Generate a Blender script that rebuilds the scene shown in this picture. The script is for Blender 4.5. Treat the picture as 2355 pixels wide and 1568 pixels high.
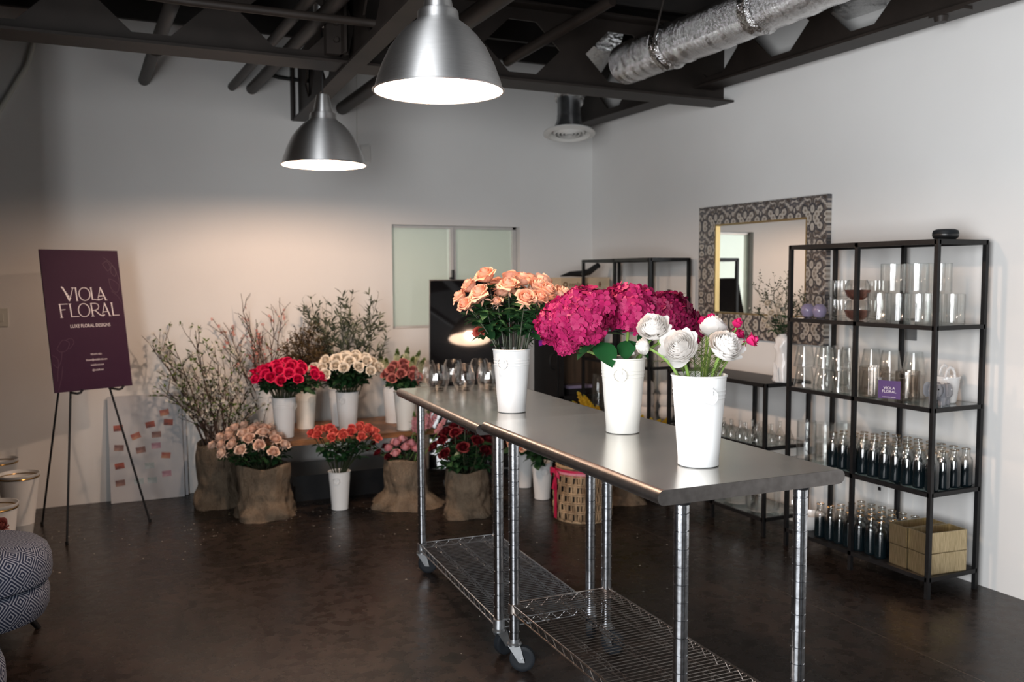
import bpy, math, random
from mathutils import Vector, Matrix, Quaternion
C = bpy.context.scene.collection
for o in list(bpy.data.objects): bpy.data.objects.remove(o)
sc = bpy.context.scene
PI = math.pi
sin, cos = math.sin, math.cos

# ------------------------------------------------------------------ camera
F, YAW, PITCH, ROLL = 2077.84, -0.4464, 0.072628, -0.003766
CAM = Vector((-3.6753, -3.0041, 1.5846))
PW, PH = 2355.0, 1568.0
fwd = Vector((-sin(YAW)*cos(PITCH), cos(YAW)*cos(PITCH), -sin(PITCH)))
rgt = Vector((cos(YAW), sin(YAW), 0)); upv = rgt.cross(fwd)
R2 = cos(ROLL)*rgt + sin(ROLL)*upv; U2 = -sin(ROLL)*rgt + cos(ROLL)*upv
cam = bpy.data.cameras.new('camera'); cam_o = bpy.data.objects.new('camera', cam); C.objects.link(cam_o)
cam.sensor_width = 36; cam.lens = F/PW*36; cam.clip_start = 0.05
M3 = Matrix((R2, U2, -fwd)).transposed()
cam_o.matrix_world = Matrix.Translation(CAM) @ M3.to_4x4()
cam.dof.use_dof = True; cam.dof.focus_distance = 3.1; cam.dof.aperture_fstop = 3.2
sc.camera = cam_o

# ------------------------------------------------------------------ exposure, world, daylight
vs = sc.view_settings
vs.view_transform = 'Standard'; vs.look = 'None'; vs.gamma = 1; vs.use_curve_mapping = False
vs.exposure = 0.0
cy = sc.cycles
cy.max_bounces = 10; cy.diffuse_bounces = 4; cy.glossy_bounces = 5; cy.transmission_bounces = 6
cy.transparent_max_bounces = 40; cy.use_denoising = True
cy.sample_clamp_indirect = 6.0; cy.caustics_reflective = False; cy.caustics_refractive = False
w = bpy.data.worlds.new('daylight'); sc.world = w; w.use_nodes = True
bg = w.node_tree.nodes['Background']; bg.inputs[0].default_value = (0.78, 0.89, 1, 1); bg.inputs[1].default_value = 0.55

XW, YW, XL, YF, ZC = 0.416, 3.906, -4.72, -6.6, 3.42     # right wall, back wall, left wall, front wall, roof deck
def area(name, loc, rot, sx, sy, power, col):
    l = bpy.data.lights.new(name, 'AREA'); l.shape = 'RECTANGLE'; l.size = sx; l.size_y = sy
    l.energy = power; l.color = col
    o = bpy.data.objects.new(name, l); C.objects.link(o); o.location = loc; o.rotation_euler = rot
    return o
# daylight entering by the storefront windows in the left wall beside and behind the camera
area('window_daylight', (XL-0.03, -2.95, 1.5), (0, -PI/2, 0), 2.5, 3.4, 385, (0.955, 0.975, 1.0))
area('window_daylight', (-1.9, YF-0.03, 1.3), (PI/2, 0, 0), 2.0, 2.0, 8, (0.86, 0.94, 1.0))
area('back_office_light', (-1.95, 6.0, 2.2), (PI/2, 0, -2.5), 0.9, 1.2, 34, (1.0, 0.99, 0.95))

# ------------------------------------------------------------------ geometry helpers
def ray(px, py): return fwd + R2*((px-PW/2)/F) - U2*((py-PH/2)/F)
def at_x(px, py, v): d = ray(px, py); return CAM + d*((v-CAM.x)/d.x)
def at_y(px, py, v): d = ray(px, py); return CAM + d*((v-CAM.y)/d.y)
def at_z(px, py, v): d = ray(px, py); return CAM + d*((v-CAM.z)/d.z)
def at_d(px, py, v): return CAM + ray(px, py)*v
def to_px(P):
    d = Vector(P)-CAM; z = d.dot(fwd); return (PW/2+F*d.dot(R2)/z, PH/2-F*d.dot(U2)/z, z)
def lerp(a, b, t): return a+(b-a)*t

class MB:
    def __init__(s): s.v = []; s.f = []; s.uv = None; s.sm = []
    def add(s, vs, fs, uv=None, smooth=True):
        n = len(s.v); s.v += [tuple(p) for p in vs]; s.f += [tuple(i+n for i in f) for f in fs]
        s.sm += [smooth]*len(fs)
        if uv is not None:
            if s.uv is None: s.uv = [(0, 0)]*n
            s.uv += uv
        elif s.uv is not None: s.uv += [(0, 0)]*len(vs)
        return s
    def box(s, x0, x1, y0, y1, z0, z1, b=0.0):
        v = [(x, y, z) for x in (x0, x1) for y in (y0, y1) for z in (z0, z1)]
        s.add(v, [(0,1,3,2), (4,6,7,5), (0,4,5,1), (2,3,7,6), (0,2,6,4), (1,5,7,3)], smooth=False)
        return s
    def obox(s, c, ax, ay, az):            # oriented box: centre and half-axis vectors
        c, ax, ay, az = Vector(c), Vector(ax), Vector(ay), Vector(az)
        v = [c+i*ax+j*ay+k*az for i in (-1, 1) for j in (-1, 1) for k in (-1, 1)]
        s.add(v, [(0,1,3,2), (4,6,7,5), (0,4,5,1), (2,3,7,6), (0,2,6,4), (1,5,7,3)], smooth=False); return s
    def tube(s, pts, r, n=8, cap=True):
        pts = [Vector(p) for p in pts]; m = len(pts)
        rs = r if isinstance(r, (list, tuple)) else [r]*m
        vs = []; prev = None
        for i, p in enumerate(pts):
            t = (pts[min(i+1, m-1)]-pts[max(i-1, 0)])
            if t.length < 1e-9: t = Vector((0, 0, 1))
            t.normalize()
            if prev is None:
                a = Vector((0, 0, 1)) if abs(t.z) < .9 else Vector((1, 0, 0)); u = t.cross(a).normalized()
            else:
                u = prev - t*prev.dot(t)
                u = u.normalized() if u.length > 1e-6 else t.orthogonal().normalized()
            prev = u; q = t.cross(u)
            for k in range(n):
                a = 2*PI*k/n; vs.append(p+(u*cos(a)+q*sin(a))*rs[i])
        fs = [(i*n+k, i*n+(k+1) % n, (i+1)*n+(k+1) % n, (i+1)*n+k) for i in range(m-1) for k in range(n)]
        if cap: fs += [tuple(range(n-1, -1, -1)), tuple(range((m-1)*n, m*n))]
        s.add(vs, fs); return s
    def lathe(s, prof, n=32, c=(0, 0, 0), uvs=None, rfun=None, close=False):
        vs = []; uv = []; L = 0
        for j, (r, z) in enumerate(prof):
            if j: L += math.hypot(r-prof[j-1][0], z-prof[j-1][1])
            for k in range(n):
                a = 2*PI*k/n; rr = r*(rfun(a, z) if rfun else 1)
                vs.append((c[0]+rr*cos(a), c[1]+rr*sin(a), c[2]+z)); uv.append((k/n, L))
        fs = [(j*n+k, j*n+(k+1) % n, (j+1)*n+(k+1) % n, (j+1)*n+k) for j in range(len(prof)-1) for k in range(n)]
        if prof[0][0] > 1e-6 and close: fs.append(tuple(range(n-1, -1, -1)))
        if prof[-1][0] > 1e-6 and close: m = (len(prof)-1)*n; fs.append(tuple(range(m, m+n)))
        s.add(vs, fs, uv if uvs else None); return s
    def torus(s, c, R, r, axis=(0, 0, 1), n=28, m=8):
        ax = Vector(axis).normalized(); u = ax.orthogonal().normalized(); v = ax.cross(u); c = Vector(c)
        vs = []
        for i in range(n):
            a = 2*PI*i/n; d = u*cos(a)+v*sin(a)
            for k in range(m):
                b = 2*PI*k/m; vs.append(c+d*(R+r*cos(b))+ax*(r*sin(b)))
        s.add(vs, [(i*m+k, ((i+1) % n)*m+k, ((i+1) % n)*m+(k+1) % m, i*m+(k+1) % m) for i in range(n) for k in range(m)]); return s
    def grid(s, fn, nu, nv):
        vs = [fn(i/(nu-1), j/(nv-1)) for j in range(nv) for i in range(nu)]
        s.add(vs, [(j*nu+i, j*nu+i+1, (j+1)*nu+i+1, (j+1)*nu+i) for j in range(nv-1) for i in range(nu-1)]); return s
    def xf(s, M):
        s.v = [tuple(M @ Vector(p)) for p in s.v]; return s
    def merge(s, o, M=None):
        s.add([tuple(M @ Vector(p)) if M else p for p in o.v], o.f, None)
        s.sm[-len(o.f):] = o.sm
        return s
    def mesh(s, name, mat, sharp=0.7):
        me = bpy.data.meshes.new(name); me.from_pydata(s.v, [], s.f)
        me.materials.append(mat)
        me.polygons.foreach_set('use_smooth', s.sm)
        if s.uv is not None:
            l = me.uv_layers.new(name='UV'); lv = [0]*len(me.loops); me.loops.foreach_get('vertex_index', lv)
            fl = []
            for i in lv: fl += s.uv[i]
            l.data.foreach_set('uv', fl)
        me.update()
        if sharp and any(s.sm): me.set_sharp_from_angle(angle=sharp)
        return me
    def build(s, name, mat, parent=None, loc=None, sharp=0.7):
        return put(name, s.mesh(name, mat, sharp), parent, loc)
def put(name, me, parent=None, loc=None):
    o = bpy.data.objects.new(name, me); C.objects.link(o)
    if parent is not None: o.parent = parent
    if loc is not None: o.location = loc
    return o
def tag(o, label, cat, group=None):
    o['label'] = label; o['category'] = cat
    if group: o['group'] = group
    return o
def thing(name, label, cat, loc=(0, 0, 0), rz=0, group=None):
    o = bpy.data.objects.new(name, None); C.objects.link(o); o.empty_display_size = .05
    o.location = loc; o.rotation_euler = (0, 0, rz); return tag(o, label, cat, group)
def struct(o): o['kind'] = 'structure'; return o
def clone(root, loc, rz=0, label=None, group=None):
    r = root.copy(); C.objects.link(r); r.location = loc; r.rotation_euler = (0, 0, rz)
    if label: r['label'] = label
    if group: r['group'] = group
    for ch in root.children:
        c = ch.copy(); C.objects.link(c); c.parent = r
        for g in ch.children:
            d = g.copy(); C.objects.link(d); d.parent = c
    return r
ORD = 'first second third fourth fifth sixth seventh eighth ninth tenth eleventh twelfth thirteenth'.split()

# ------------------------------------------------------------------ materials
def nmat(name):
    m = bpy.data.materials.new(name); m.use_nodes = True; nt = m.node_tree
    return m, nt, nt.nodes['Principled BSDF']
def setp(b, col=None, rough=None, metal=None, spec=None, **k):
    if col is not None: b.inputs['Base Color'].default_value = (*col, 1)
    if rough is not None: b.inputs['Roughness'].default_value = rough
    if metal is not None: b.inputs['Metallic'].default_value = metal
    if spec is not None: b.inputs['Specular IOR Level'].default_value = spec
    for n, v in k.items(): b.inputs[n.replace('_', ' ')].default_value = v
def simple(name, col, rough=.5, metal=0, spec=.5, **k):
    m, nt, b = nmat(name); setp(b, col, rough, metal, spec, **k); return m
class N:                                    # small node-graph writer
    def __init__(s, nt): s.nt = nt
    def node(s, t, **k):
        n = s.nt.nodes.new(t)
        for a, v in k.items():
            if a.startswith('in_'): n.inputs[a[3:].replace('_', ' ')].default_value = v
            else: setattr(n, a, v)
        return n
    def link(s, a, b): s.nt.links.new(a, b)
    def math(s, op, a, b=None, c=None, clamp=False):
        n = s.nt.nodes.new('ShaderNodeMath'); n.operation = op; n.use_clamp = clamp
        for i, x in enumerate((a, b, c)):
            if x is None: continue
            if hasattr(x, 'links'): s.link(x, n.inputs[i])
            else: n.inputs[i].default_value = x
        return n.outputs[0]
    def mix(s, fac, a, b):
        n = s.nt.nodes.new('ShaderNodeMix'); n.data_type = 'RGBA'
        for i, x in ((0, fac), (6, a), (7, b)):
            if hasattr(x, 'links'): s.link(x, n.inputs[i])
            else: n.inputs[i].default_value = x if i == 0 else (*x, 1)
        return n.outputs[2]
    def ramp(s, fac, stops, interp='LINEAR'):
        n = s.nt.nodes.new('ShaderNodeValToRGB'); n.color_ramp.interpolation = interp
        e = n.color_ramp.elements
        while len(e) < len(stops): e.new(.5)
        for x, (p, c) in zip(e, stops): x.position = p; x.color = (*c, 1)
        s.link(fac, n.inputs[0]); return n.outputs[0]
    def noise(s, scale, vec=None, detail=3, rough=.5):
        n = s.nt.nodes.new('ShaderNodeTexNoise'); n.inputs['Scale'].default_value = scale
        n.inputs['Detail'].default_value = detail; n.inputs['Roughness'].default_value = rough
        if vec is not None: s.link(vec, n.inputs['Vector'])
        return n.outputs['Fac']
    def coord(s, which='Object'):
        return s.nt.nodes.new('ShaderNodeTexCoord').outputs[which]
    def scale(s, vec, sx, sy, sz):
        n = s.nt.nodes.new('ShaderNodeVectorMath'); n.operation = 'MULTIPLY'; s.link(vec, n.inputs[0]); n.inputs[1].default_value = (sx, sy, sz)
        return n.outputs[0]
    def xyz(s, vec):
        n = s.nt.nodes.new('ShaderNodeSeparateXYZ'); s.link(vec, n.inputs[0]); return n.outputs
    def bump(s, h, strength, dist, b):
        n = s.nt.nodes.new('ShaderNodeBump'); n.inputs['Strength'].default_value = strength; n.inputs['Distance'].default_value = dist
        s.link(h, n.inputs['Height']); s.link(n.outputs[0], b.inputs['Normal']); return n.outputs[0]

def vary(name, c1, c2, scale, rough=.5, metal=0, spec=.5, bump=0, bscale=None, stretch=(1, 1, 1), detail=4, lo=.35, hi=.65, bd=.002):
    m, nt, b = nmat(name); setp(b, c1, rough, metal, spec); g = N(nt)
    co = g.scale(g.coord(), *stretch); f = g.noise(scale, co, detail)
    g.link(g.ramp(f, [(lo, c1), (hi, c2)]), b.inputs['Base Color'])
    if bump: g.bump(g.noise(bscale or scale, co, 5), bump, bd, b)
    return m
M = {}
M['wall'] = vary('painted_plaster', (.79, .775, .755), (.82, .81, .79), 1.2, .75, bump=.25, bscale=60, bd=.002)
M['grey_wall'] = vary('taupe_plaster', (.16, .15, .14), (.19, .18, .165), 2, .8)
M['dim_wall'] = vary('office_wall', (.62, .62, .56), (.66, .66, .6), 2, .8)
# floor: dark stained, sealed concrete with a saw-cut joint
m, nt, b = nmat('stained_concrete'); g = N(nt); co = g.coord()
f1 = g.noise(1.3, co, 6, .6); f2 = g.noise(14, co, 5, .6); f3 = g.noise(70, co, 2)
mixf = g.math('ADD', g.math('MULTIPLY', f1, .6), g.math('MULTIPLY', f2, .4))
c = g.ramp(mixf, [(.36, (.008, .006, .005)), (.5, (.017, .0118, .0095)), (.64, (.034, .024, .019))])
c = g.mix(g.math('MULTIPLY', g.math('GREATER_THAN', f3, .72), .35), c, (.12, .1, .085))
x, y, z = g.xyz(co)
j1 = g.math('LESS_THAN', g.math('ABSOLUTE', g.math('SUBTRACT', y, 2.02)), .003)
j2 = g.math('LESS_THAN', g.math('ABSOLUTE', g.math('ADD', x, .55)), .003)
c = g.mix(g.math('MULTIPLY', g.math('MAXIMUM', j1, j2), .55), c, (.10, .075, .06))
g.link(c, b.inputs['Base Color'])
g.link(g.ramp(f2, [(.3, (.20, .20, .20)), (.7, (.36, .36, .36))]), b.inputs['Roughness']); b.inputs['Specular IOR Level'].default_value = .22
g.bump(f2, .12, .004, b); M['floor'] = m
M['deck'] = vary('dark_roof_deck', (.012, .010, .009), (.02, .016, .014), 6, .8)
M['beam'] = vary('brown_painted_steel', (.018, .0135, .011), (.027, .020, .0165), 5, .55, spec=.35, bump=.2, bscale=25)
M['pipe'] = vary('dark_painted_pipe', (.022, .017, .014), (.032, .024, .020), 5, .5, spec=.4)
M['black_metal'] = vary('black_powder_coat', (.007, .007, .0075), (.011, .011, .012), 40, .45, spec=.3)
M['black'] = simple('black_plastic', (.012, .012, .013), .35)
M['rubber'] = simple('dark_rubber', (.008, .010, .013), .6, 0, .25)
# stainless steel top: fine brushing along the length
def steel(name, col, rough, sx, sy, dark=None, blot=0.0):
    m, nt, b = nmat(name); setp(b, col, rough, 1.0); g = N(nt); co = g.coord()
    br = g.noise(30, g.scale(co, sx, sy, 1), 3); bl = g.noise(5, co, 5, .65)
    g.link(g.ramp(g.math('ADD', g.math('MULTIPLY', br, .35), g.math('MULTIPLY', bl, .65)), [(.3, tuple(x*.78 for x in col)), (.7, col)]), b.inputs['Base Color'])
    r = g.math('ADD', g.math('MULTIPLY', g.math('ADD', g.math('MULTIPLY', br, .5), g.math('MULTIPLY', bl, .5)), .22), rough-.11)
    g.link(r, b.inputs['Roughness']); g.bump(br, .05, .001, b)
    return m
M['steel'] = steel('brushed_stainless', (.80, .765, .71), .23, 14, .6)
M['steel_edge'] = vary('worn_stainless_edge', (.165, .152, .145), (.215, .2, .192), 30, .38, 1.0, bump=.15, bscale=60)
M['chrome'] = vary('galvanised_chrome', (.55, .57, .60), (.36, .37, .39), 60, .19, 1.0, bump=.12, bscale=120, detail=5)
M['wire'] = vary('chrome_wire', (.56, .58, .61), (.44, .45, .47), 30, .36, 1.0)
M['rust_wire'] = vary('tarnished_chrome_wire', (.42, .38, .35), (.25, .20, .175), 18, .33, 1.0)
M['alu'] = vary('spun_aluminium', (.80, .80, .80), (.88, .88, .88), 90, .30, 1.0, bump=.06, bscale=160, stretch=(.15, .15, 6))
nt = M['alu'].node_tree; tg = nt.nodes.new('ShaderNodeTangent'); tg.direction_type = 'RADIAL'; tg.axis = 'Z'; b = nt.nodes['Principled BSDF']
nt.links.new(tg.outputs[0], b.inputs['Tangent']); b.inputs['Anisotropic'].default_value = .8; b.inputs['Anisotropic Rotation'].default_value = .25; b.inputs['Roughness'].default_value = .5
M['white_enamel'] = simple('white_enamel_inside', (.9, .88, .85), .4)
M['cord'] = simple('black_cord', (.01, .01, .01), .5)
def emit(name, col, s):
    m, nt, b = nmat(name); setp(b, (0, 0, 0)); b.inputs['Emission Color'].default_value = (*col, 1); b.inputs['Emission Strength'].default_value = s; return m
M['bulb'] = emit('lit_bulb', (1, .82, .62), 60)
M['daylight'] = emit('panel_glow', (.95, .98, 1), 9.0)  # glow for the added panel in the office, standing in for daylight
# foil duct jacket: crinkled in short creases round the girth
m, nt, b = nmat('crinkled_foil'); setp(b, (.74, .73, .73), .11, 1.0); g = N(nt); co = g.coord()
h1 = g.noise(9, g.scale(co, .5, 5.0, .5), 6, .75); h2 = g.noise(6, co, 3)
g.bump(g.math('ADD', h1, g.math('MULTIPLY', h2, .6)), 1.0, .018, b); M['foil'] = m
m, nt, b = nmat('duct_tape_foil'); setp(b, (.72, .72, .72), .13, 1.0); g = N(nt); g.bump(g.noise(26, g.coord(), 4, .65), 1.0, .025, b); M['foil_tape'] = m
M['galv'] = vary('galvanised_sheet', (.26, .27, .28), (.34, .35, .36), 18, .32, .9)
M['white_paint'] = simple('white_painted_metal', (.74, .73, .70), .45)
M['alu_frame'] = vary('window_aluminium', (.60, .58, .56), (.66, .64, .62), 8, .42, .35)
M['bucket'] = vary('white_powder_coat', (.80, .80, .79), (.83, .83, .82), 5, .38, spec=.4)
M['bucket_cream'] = vary('cream_powder_coat', (.80, .77, .70), (.83, .80, .74), 5, .4, spec=.4)
M['gold_rim'] = simple('gold_rim', (.45, .28, .10), .25, 1.0)
M['gilt'] = simple('worn_gilt', (.42, .30, .13), .4, .8)
M['gold_leaf'] = None
M['ceramic_white'] = simple('glossy_white_ceramic', (.78, .77, .76), .12)
M['ceramic_matte'] = simple('matte_white_ceramic', (.66, .62, .58), .55)
M['ceramic_lilac'] = simple('glossy_lilac_ceramic', (.25, .22, .34), .15)
M['wood'] = None
def wood(name, c1, c2, c3, axis=(1, 12, 12), rough=.45, sc_=3):
    m, nt, b = nmat(name); setp(b, c1, rough, 0, .4); g = N(nt); co = g.scale(g.coord(), *axis)
    f = g.noise(sc_, co, 6, .62); g.link(g.ramp(f, [(.3, c1), (.5, c2), (.7, c3)]), b.inputs['Base Color']); g.bump(f, .15, .002, b); return m
M['wood'] = wood('stained_oak', (.13, .055, .02), (.24, .105, .04), (.32, .15, .06))
M['pale_wood'] = wood('pale_pine', (.56, .42, .28), (.63, .49, .33), (.68, .54, .38))
M['dark_wood'] = wood('aged_veneer', (.05, .033, .022), (.085, .055, .036), (.11, .07, .045), axis=(12, 12, 1))
# glass (thin, physically: fresnel reflection over a clear body, edges read denser because the ray runs through the wall)
def glass(name, tint=(.97, .975, .97), edge=(.74, .76, .77), rough=.015, bump=None):
    m = bpy.data.materials.new(name); m.use_nodes = True; nt = m.node_tree; nt.nodes.clear(); g = N(nt)
    out = g.node('ShaderNodeOutputMaterial'); geo = g.node('ShaderNodeNewGeometry')
    d = g.node('ShaderNodeVectorMath', operation='DOT_PRODUCT'); g.link(geo.outputs['Normal'], d.inputs[0]); g.link(geo.outputs['Incoming'], d.inputs[1])
    c = g.math('SUBTRACT', 1.0, g.math('ABSOLUTE', d.outputs['Value']), clamp=True)
    fr = g.math('MULTIPLY_ADD', g.math('POWER', c, 4.0), .85, .075)
    tr = g.node('ShaderNodeBsdfTransparent'); g.link(g.mix(g.math('POWER', c, 2.6), tint, edge), tr.inputs[0])
    gl = g.node('ShaderNodeBsdfGlossy', in_Roughness=rough); gl.inputs[0].default_value = (1, 1, 1, 1)
    mx = g.node('ShaderNodeMixShader'); g.link(fr, mx.inputs[0]); g.link(tr.outputs[0], mx.inputs[1]); g.link(gl.outputs[0], mx.inputs[2])
    g.link(mx.outputs[0], out.inputs[0]); return m, g, mx, out
M['glass'] = glass('clear_glass')[0]
M['grey_glass'] = glass('smoky_glass', (.88, .85, .82), (.4, .37, .34))[0]
M['pink_glass'] = glass('blush_tinted_glass', (.97, .965, .96), (.82, .76, .72))[0]
M['shelf_glass'] = glass('shelf_glass', (.90, .94, .93), (.35, .45, .44))[0]
M['acrylic'] = glass('clear_acrylic', (.95, .95, .95), (.6, .6, .6))[0]
# dip-dyed bottle: clear shoulder, black-teal base (the dye sits in the glass)
m, g, mx, out = glass('ombre_glass'); z = g.xyz(g.coord())[2]
fac = g.node('ShaderNodeMapRange', interpolation_type='SMOOTHSTEP'); fac.inputs['From Min'].default_value = .135; fac.inputs['From Max'].default_value = .055
g.link(z, fac.inputs['Value'])
pb = g.node('ShaderNodeBsdfPrincipled'); setp(pb, (.004, .0085, .011), .07, 0, .5)
m2 = g.node('ShaderNodeMixShader'); g.link(fac.outputs[0], m2.inputs[0]); g.link(mx.outputs[0], m2.inputs[1]); g.link(pb.outputs[0], m2.inputs[2]); g.link(m2.outputs[0], out.inputs[0]); M['ombre'] = m
M['copper'] = vary('hammered_copper', (.42, .20, .16), (.5, .25, .2), 30, .25, .85, bump=.5, bscale=55, bd=.004)
# frosted office glass
m = bpy.data.materials.new('frosted_glass'); m.use_nodes = True; nt = m.node_tree; g = N(nt); b = nt.nodes['Principled BSDF']
setp(b, (.68, .72, .68), .06, 0, .5); out = nt.nodes['Material Output']
tl = g.node('ShaderNodeBsdfTranslucent'); tl.inputs[0].default_value = (.84, .88, .82, 1)
rf = g.node('ShaderNodeBsdfRefraction', in_Roughness=.32, in_IOR=1.02); rf.inputs[0].default_value = (.90, .93, .88, 1)
ms = g.node('ShaderNodeMixShader'); ms.inputs[0].default_value = .55; g.link(tl.outputs[0], ms.inputs[1]); g.link(rf.outputs[0], ms.inputs[2])
ms2 = g.node('ShaderNodeMixShader'); ms2.inputs[0].default_value = .45; g.link(ms.outputs[0], ms2.inputs[1]); g.link(b.outputs[0], ms2.inputs[2]); g.link(ms2.outputs[0], out.inputs[0]); M['frosted'] = m
M['mirror'] = simple('mirror_silver', (.88, .89, .88), .005, 1.0)
M['screen'] = simple('dark_display_glass', (.006, .006, .007), .035, 0, .62)
# agate-print mirror frame, book-matched: large ringed cells, each with its own band phase, and swirling bands between
m, nt, b = nmat('agate_print'); setp(b, rough=.35); g = N(nt); x, y, z = g.xyz(g.coord())
py_ = g.math('PINGPONG', g.math('ADD', y, .03), .155); pz_ = g.math('PINGPONG', g.math('ADD', z, .02), .17)
cb = g.node('ShaderNodeCombineXYZ'); g.link(py_, cb.inputs[0]); g.link(pz_, cb.inputs[1])
nz = g.node('ShaderNodeTexNoise', in_Scale=9.0, in_Detail=2.5); g.link(cb.outputs[0], nz.inputs['Vector'])
vm = g.node('ShaderNodeVectorMath', operation='MULTIPLY_ADD'); g.link(nz.outputs['Color'], vm.inputs[0]); vm.inputs[1].default_value = (.06, .06, .0); g.link(cb.outputs[0], vm.inputs[2])
vo = g.node('ShaderNodeTexVoronoi', in_Scale=13.0, voronoi_dimensions='2D', in_Randomness=.9); g.link(vm.outputs[0], vo.inputs['Vector'])
K, W_, Gy, Br, Bl = (.020, .017, .018), (.50, .46, .41), (.17, .145, .13), (.105, .075, .058), (.06, .06, .072)
cA = g.ramp(vo.outputs['Distance'], [(.0, Br), (.10, (.30, .26, .22)), (.22, W_), (.30, (.36, .32, .28)), (.345, K), (.43, Bl), (.48, Gy), (.60, (.30, .26, .23)), (.75, K)])
sw = g.math('FRACT', g.math('MULTIPLY', nz.outputs['Fac'], 7.0))
cB = g.ramp(sw, [(.0, K), (.15, Br), (.35, Gy), (.5, W_), (.62, (.36, .31, .27)), (.72, Bl), (.9, Gy), (1, K)])
c = g.mix(g.math('GREATER_THAN', vo.outputs['Distance'], .46), cA, cB)
g.link(c, b.inputs['Base Color']); M['agate'] = m
# upholstery: concentric diamonds woven in pale thread on navy (u wraps the seat, v runs down the side)
m, nt, b = nmat('diamond_weave'); setp(b, rough=.85, spec=.2); g = N(nt); u, v, _ = g.xyz(g.coord('UV'))
pu = g.math('PINGPONG', g.math('MULTIPLY', u, 40.0), 1.0); pv = g.math('PINGPONG', g.math('MULTIPLY', v, 20.0), 1.0)
dd = g.math('ADD', pu, pv); st = g.math('GREATER_THAN', g.math('SINE', g.math('MULTIPLY', dd, 19.0)), .25)
c = g.mix(st, (.016, .024, .055), (.30, .325, .38)); g.link(c, b.inputs['Base Color']); g.bump(st, .3, .002, b); M['weave'] = m
# burlap
m, nt, b = nmat('burlap'); setp(b, rough=.92, spec=.1); g = N(nt); co = g.coord()
f = g.noise(9, co, 5, .6); wv = g.noise(260, co, 2); wz = g.noise(90, g.scale(co, 1, 1, 6), 2)
c = g.ramp(g.math('ADD', g.math('MULTIPLY', f, .6), g.math('MULTIPLY', wv, .4)), [(.34, (.105, .078, .055)), (.66, (.22, .172, .124))]); g.link(c, b.inputs['Base Color'])
wr = g.noise(6, g.scale(co, 1.6, 1.6, .8), 6, .62)
g.bump(g.math('ADD', g.math('MULTIPLY', wr, 5.0), g.math('MULTIPLY', g.math('ADD', wv, wz), .35)), .9, .012, b); M['burlap'] = m
M['wicker'] = vary('dry_water_hyacinth', (.17, .105, .055), (.40, .28, .165), 22, .7, bump=.4, bscale=60, stretch=(1, 1, .3))
M['ribbon'] = simple('crimson_ribbon', (.48, .015, .07), .45)
M['ribbon_pink'] = simple('pale_pink_ribbon', (.66, .25, .33), .45)
M['board_purple'] = simple('aubergine_board', (.026, .0075, .024), .6, 0, .12)
M['card_purple'] = simple('violet_card', (.07, .025, .135), .4)
M['print_white'] = simple('white_print', (.78, .72, .72), .6)
M['print_lilac'] = simple('faint_lilac_print', (.062, .026, .055), .5)
M['foam'] = vary('white_foam_board', (.50, .50, .52), (.54, .54, .55), 2, .6)
M['greywhite'] = simple('outlet_plastic', (.70, .69, .66), .4)
M['grey_plastic'] = simple('grey_plastic', (.18, .18, .18), .4)
# brushed gold planters
m, nt, b = nmat('brushed_gold'); setp(b, (.42, .32, .17), .34, .9); g = N(nt); co = g.scale(g.coord(), 60, 60, 3)
f = g.noise(6, co, 4); g.link(g.ramp(f, [(.3, (.36, .28, .15)), (.7, (.72, .60, .38))]), b.inputs['Base Color']); g.bump(f, .5, .003, b); M['gold_leaf'] = m
M['black_inside'] = simple('dark_liner', (.012, .011, .010), .6)
# flowers: petals with a little hue variation from bloom to bloom
def petal(name, c1, c2, transl=.25, rough=.55, rim=None):
    m, nt, b = nmat(name); setp(b, c1, rough, 0, .25); g = N(nt)
    oi = g.node('ShaderNodeObjectInfo'); n = g.noise(28, g.coord(), 3)
    f = g.math('ADD', g.math('MULTIPLY', oi.outputs['Random'], .55), g.math('MULTIPLY', n, .45))
    c = g.ramp(f, [(.2, c1), (.8, c2)]); g.link(c, b.inputs['Base Color'])
    t = g.node('ShaderNodeBsdfTranslucent'); g.link(c, t.inputs[0]); mx = g.node('ShaderNodeMixShader'); mx.inputs[0].default_value = transl
    g.link(b.outputs[0], mx.inputs[1]); g.link(t.outputs[0], mx.inputs[2]); g.link(mx.outputs[0], nt.nodes['Material Output'].inputs[0]); return m
M['p_peach'] = petal('peach_petal', (.86, .44, .30), (.90, .57, .42))
M['p_hotpink'] = petal('hot_pink_petal', (.55, .004, .060), (.68, .010, .095))
M['p_white'] = petal('cream_petal', (.78, .70, .58), (.84, .78, .68))
M['p_mauve'] = petal('dusty_rose_petal', (.36, .11, .10), (.45, .16, .14))
M['p_blush'] = petal('blush_petal', (.78, .52, .40), (.84, .66, .55))
M['p_coral'] = petal('coral_petal', (.58, .07, .065), (.70, .16, .12))
M['p_red'] = petal('dark_red_petal', (.055, .0015, .005), (.11, .003, .009))
M['p_pink'] = petal('soft_pink_petal', (.72, .32, .36), (.80, .44, .46))
M['p_snow'] = petal('white_ranunculus_petal', (.90, .87, .84), (.93, .91, .89), .48)
M['p_magenta'] = petal('magenta_petal', (.62, .012, .13), (.72, .03, .19))
M['p_hydra'] = petal('raspberry_floret', (.16, .002, .036), (.44, .018, .115), .16)
M['p_purple'] = petal('purple_petal', (.16, .012, .20), (.24, .02, .28))
M['p_yellow'] = petal('yellow_sprig', (.52, .33, .02), (.62, .42, .04))
M['p_greenwhite'] = petal('greenish_white_floret', (.56, .60, .34), (.70, .72, .52))
M['p_quince'] = petal('quince_blossom', (.62, .20, .17), (.74, .36, .30))
M['p_cherry'] = petal('white_blossom', (.70, .66, .58), (.78, .75, .68))
M['leaf'] = petal('rose_leaf', (.012, .045, .016), (.03, .085, .03), .15, .4)
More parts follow.
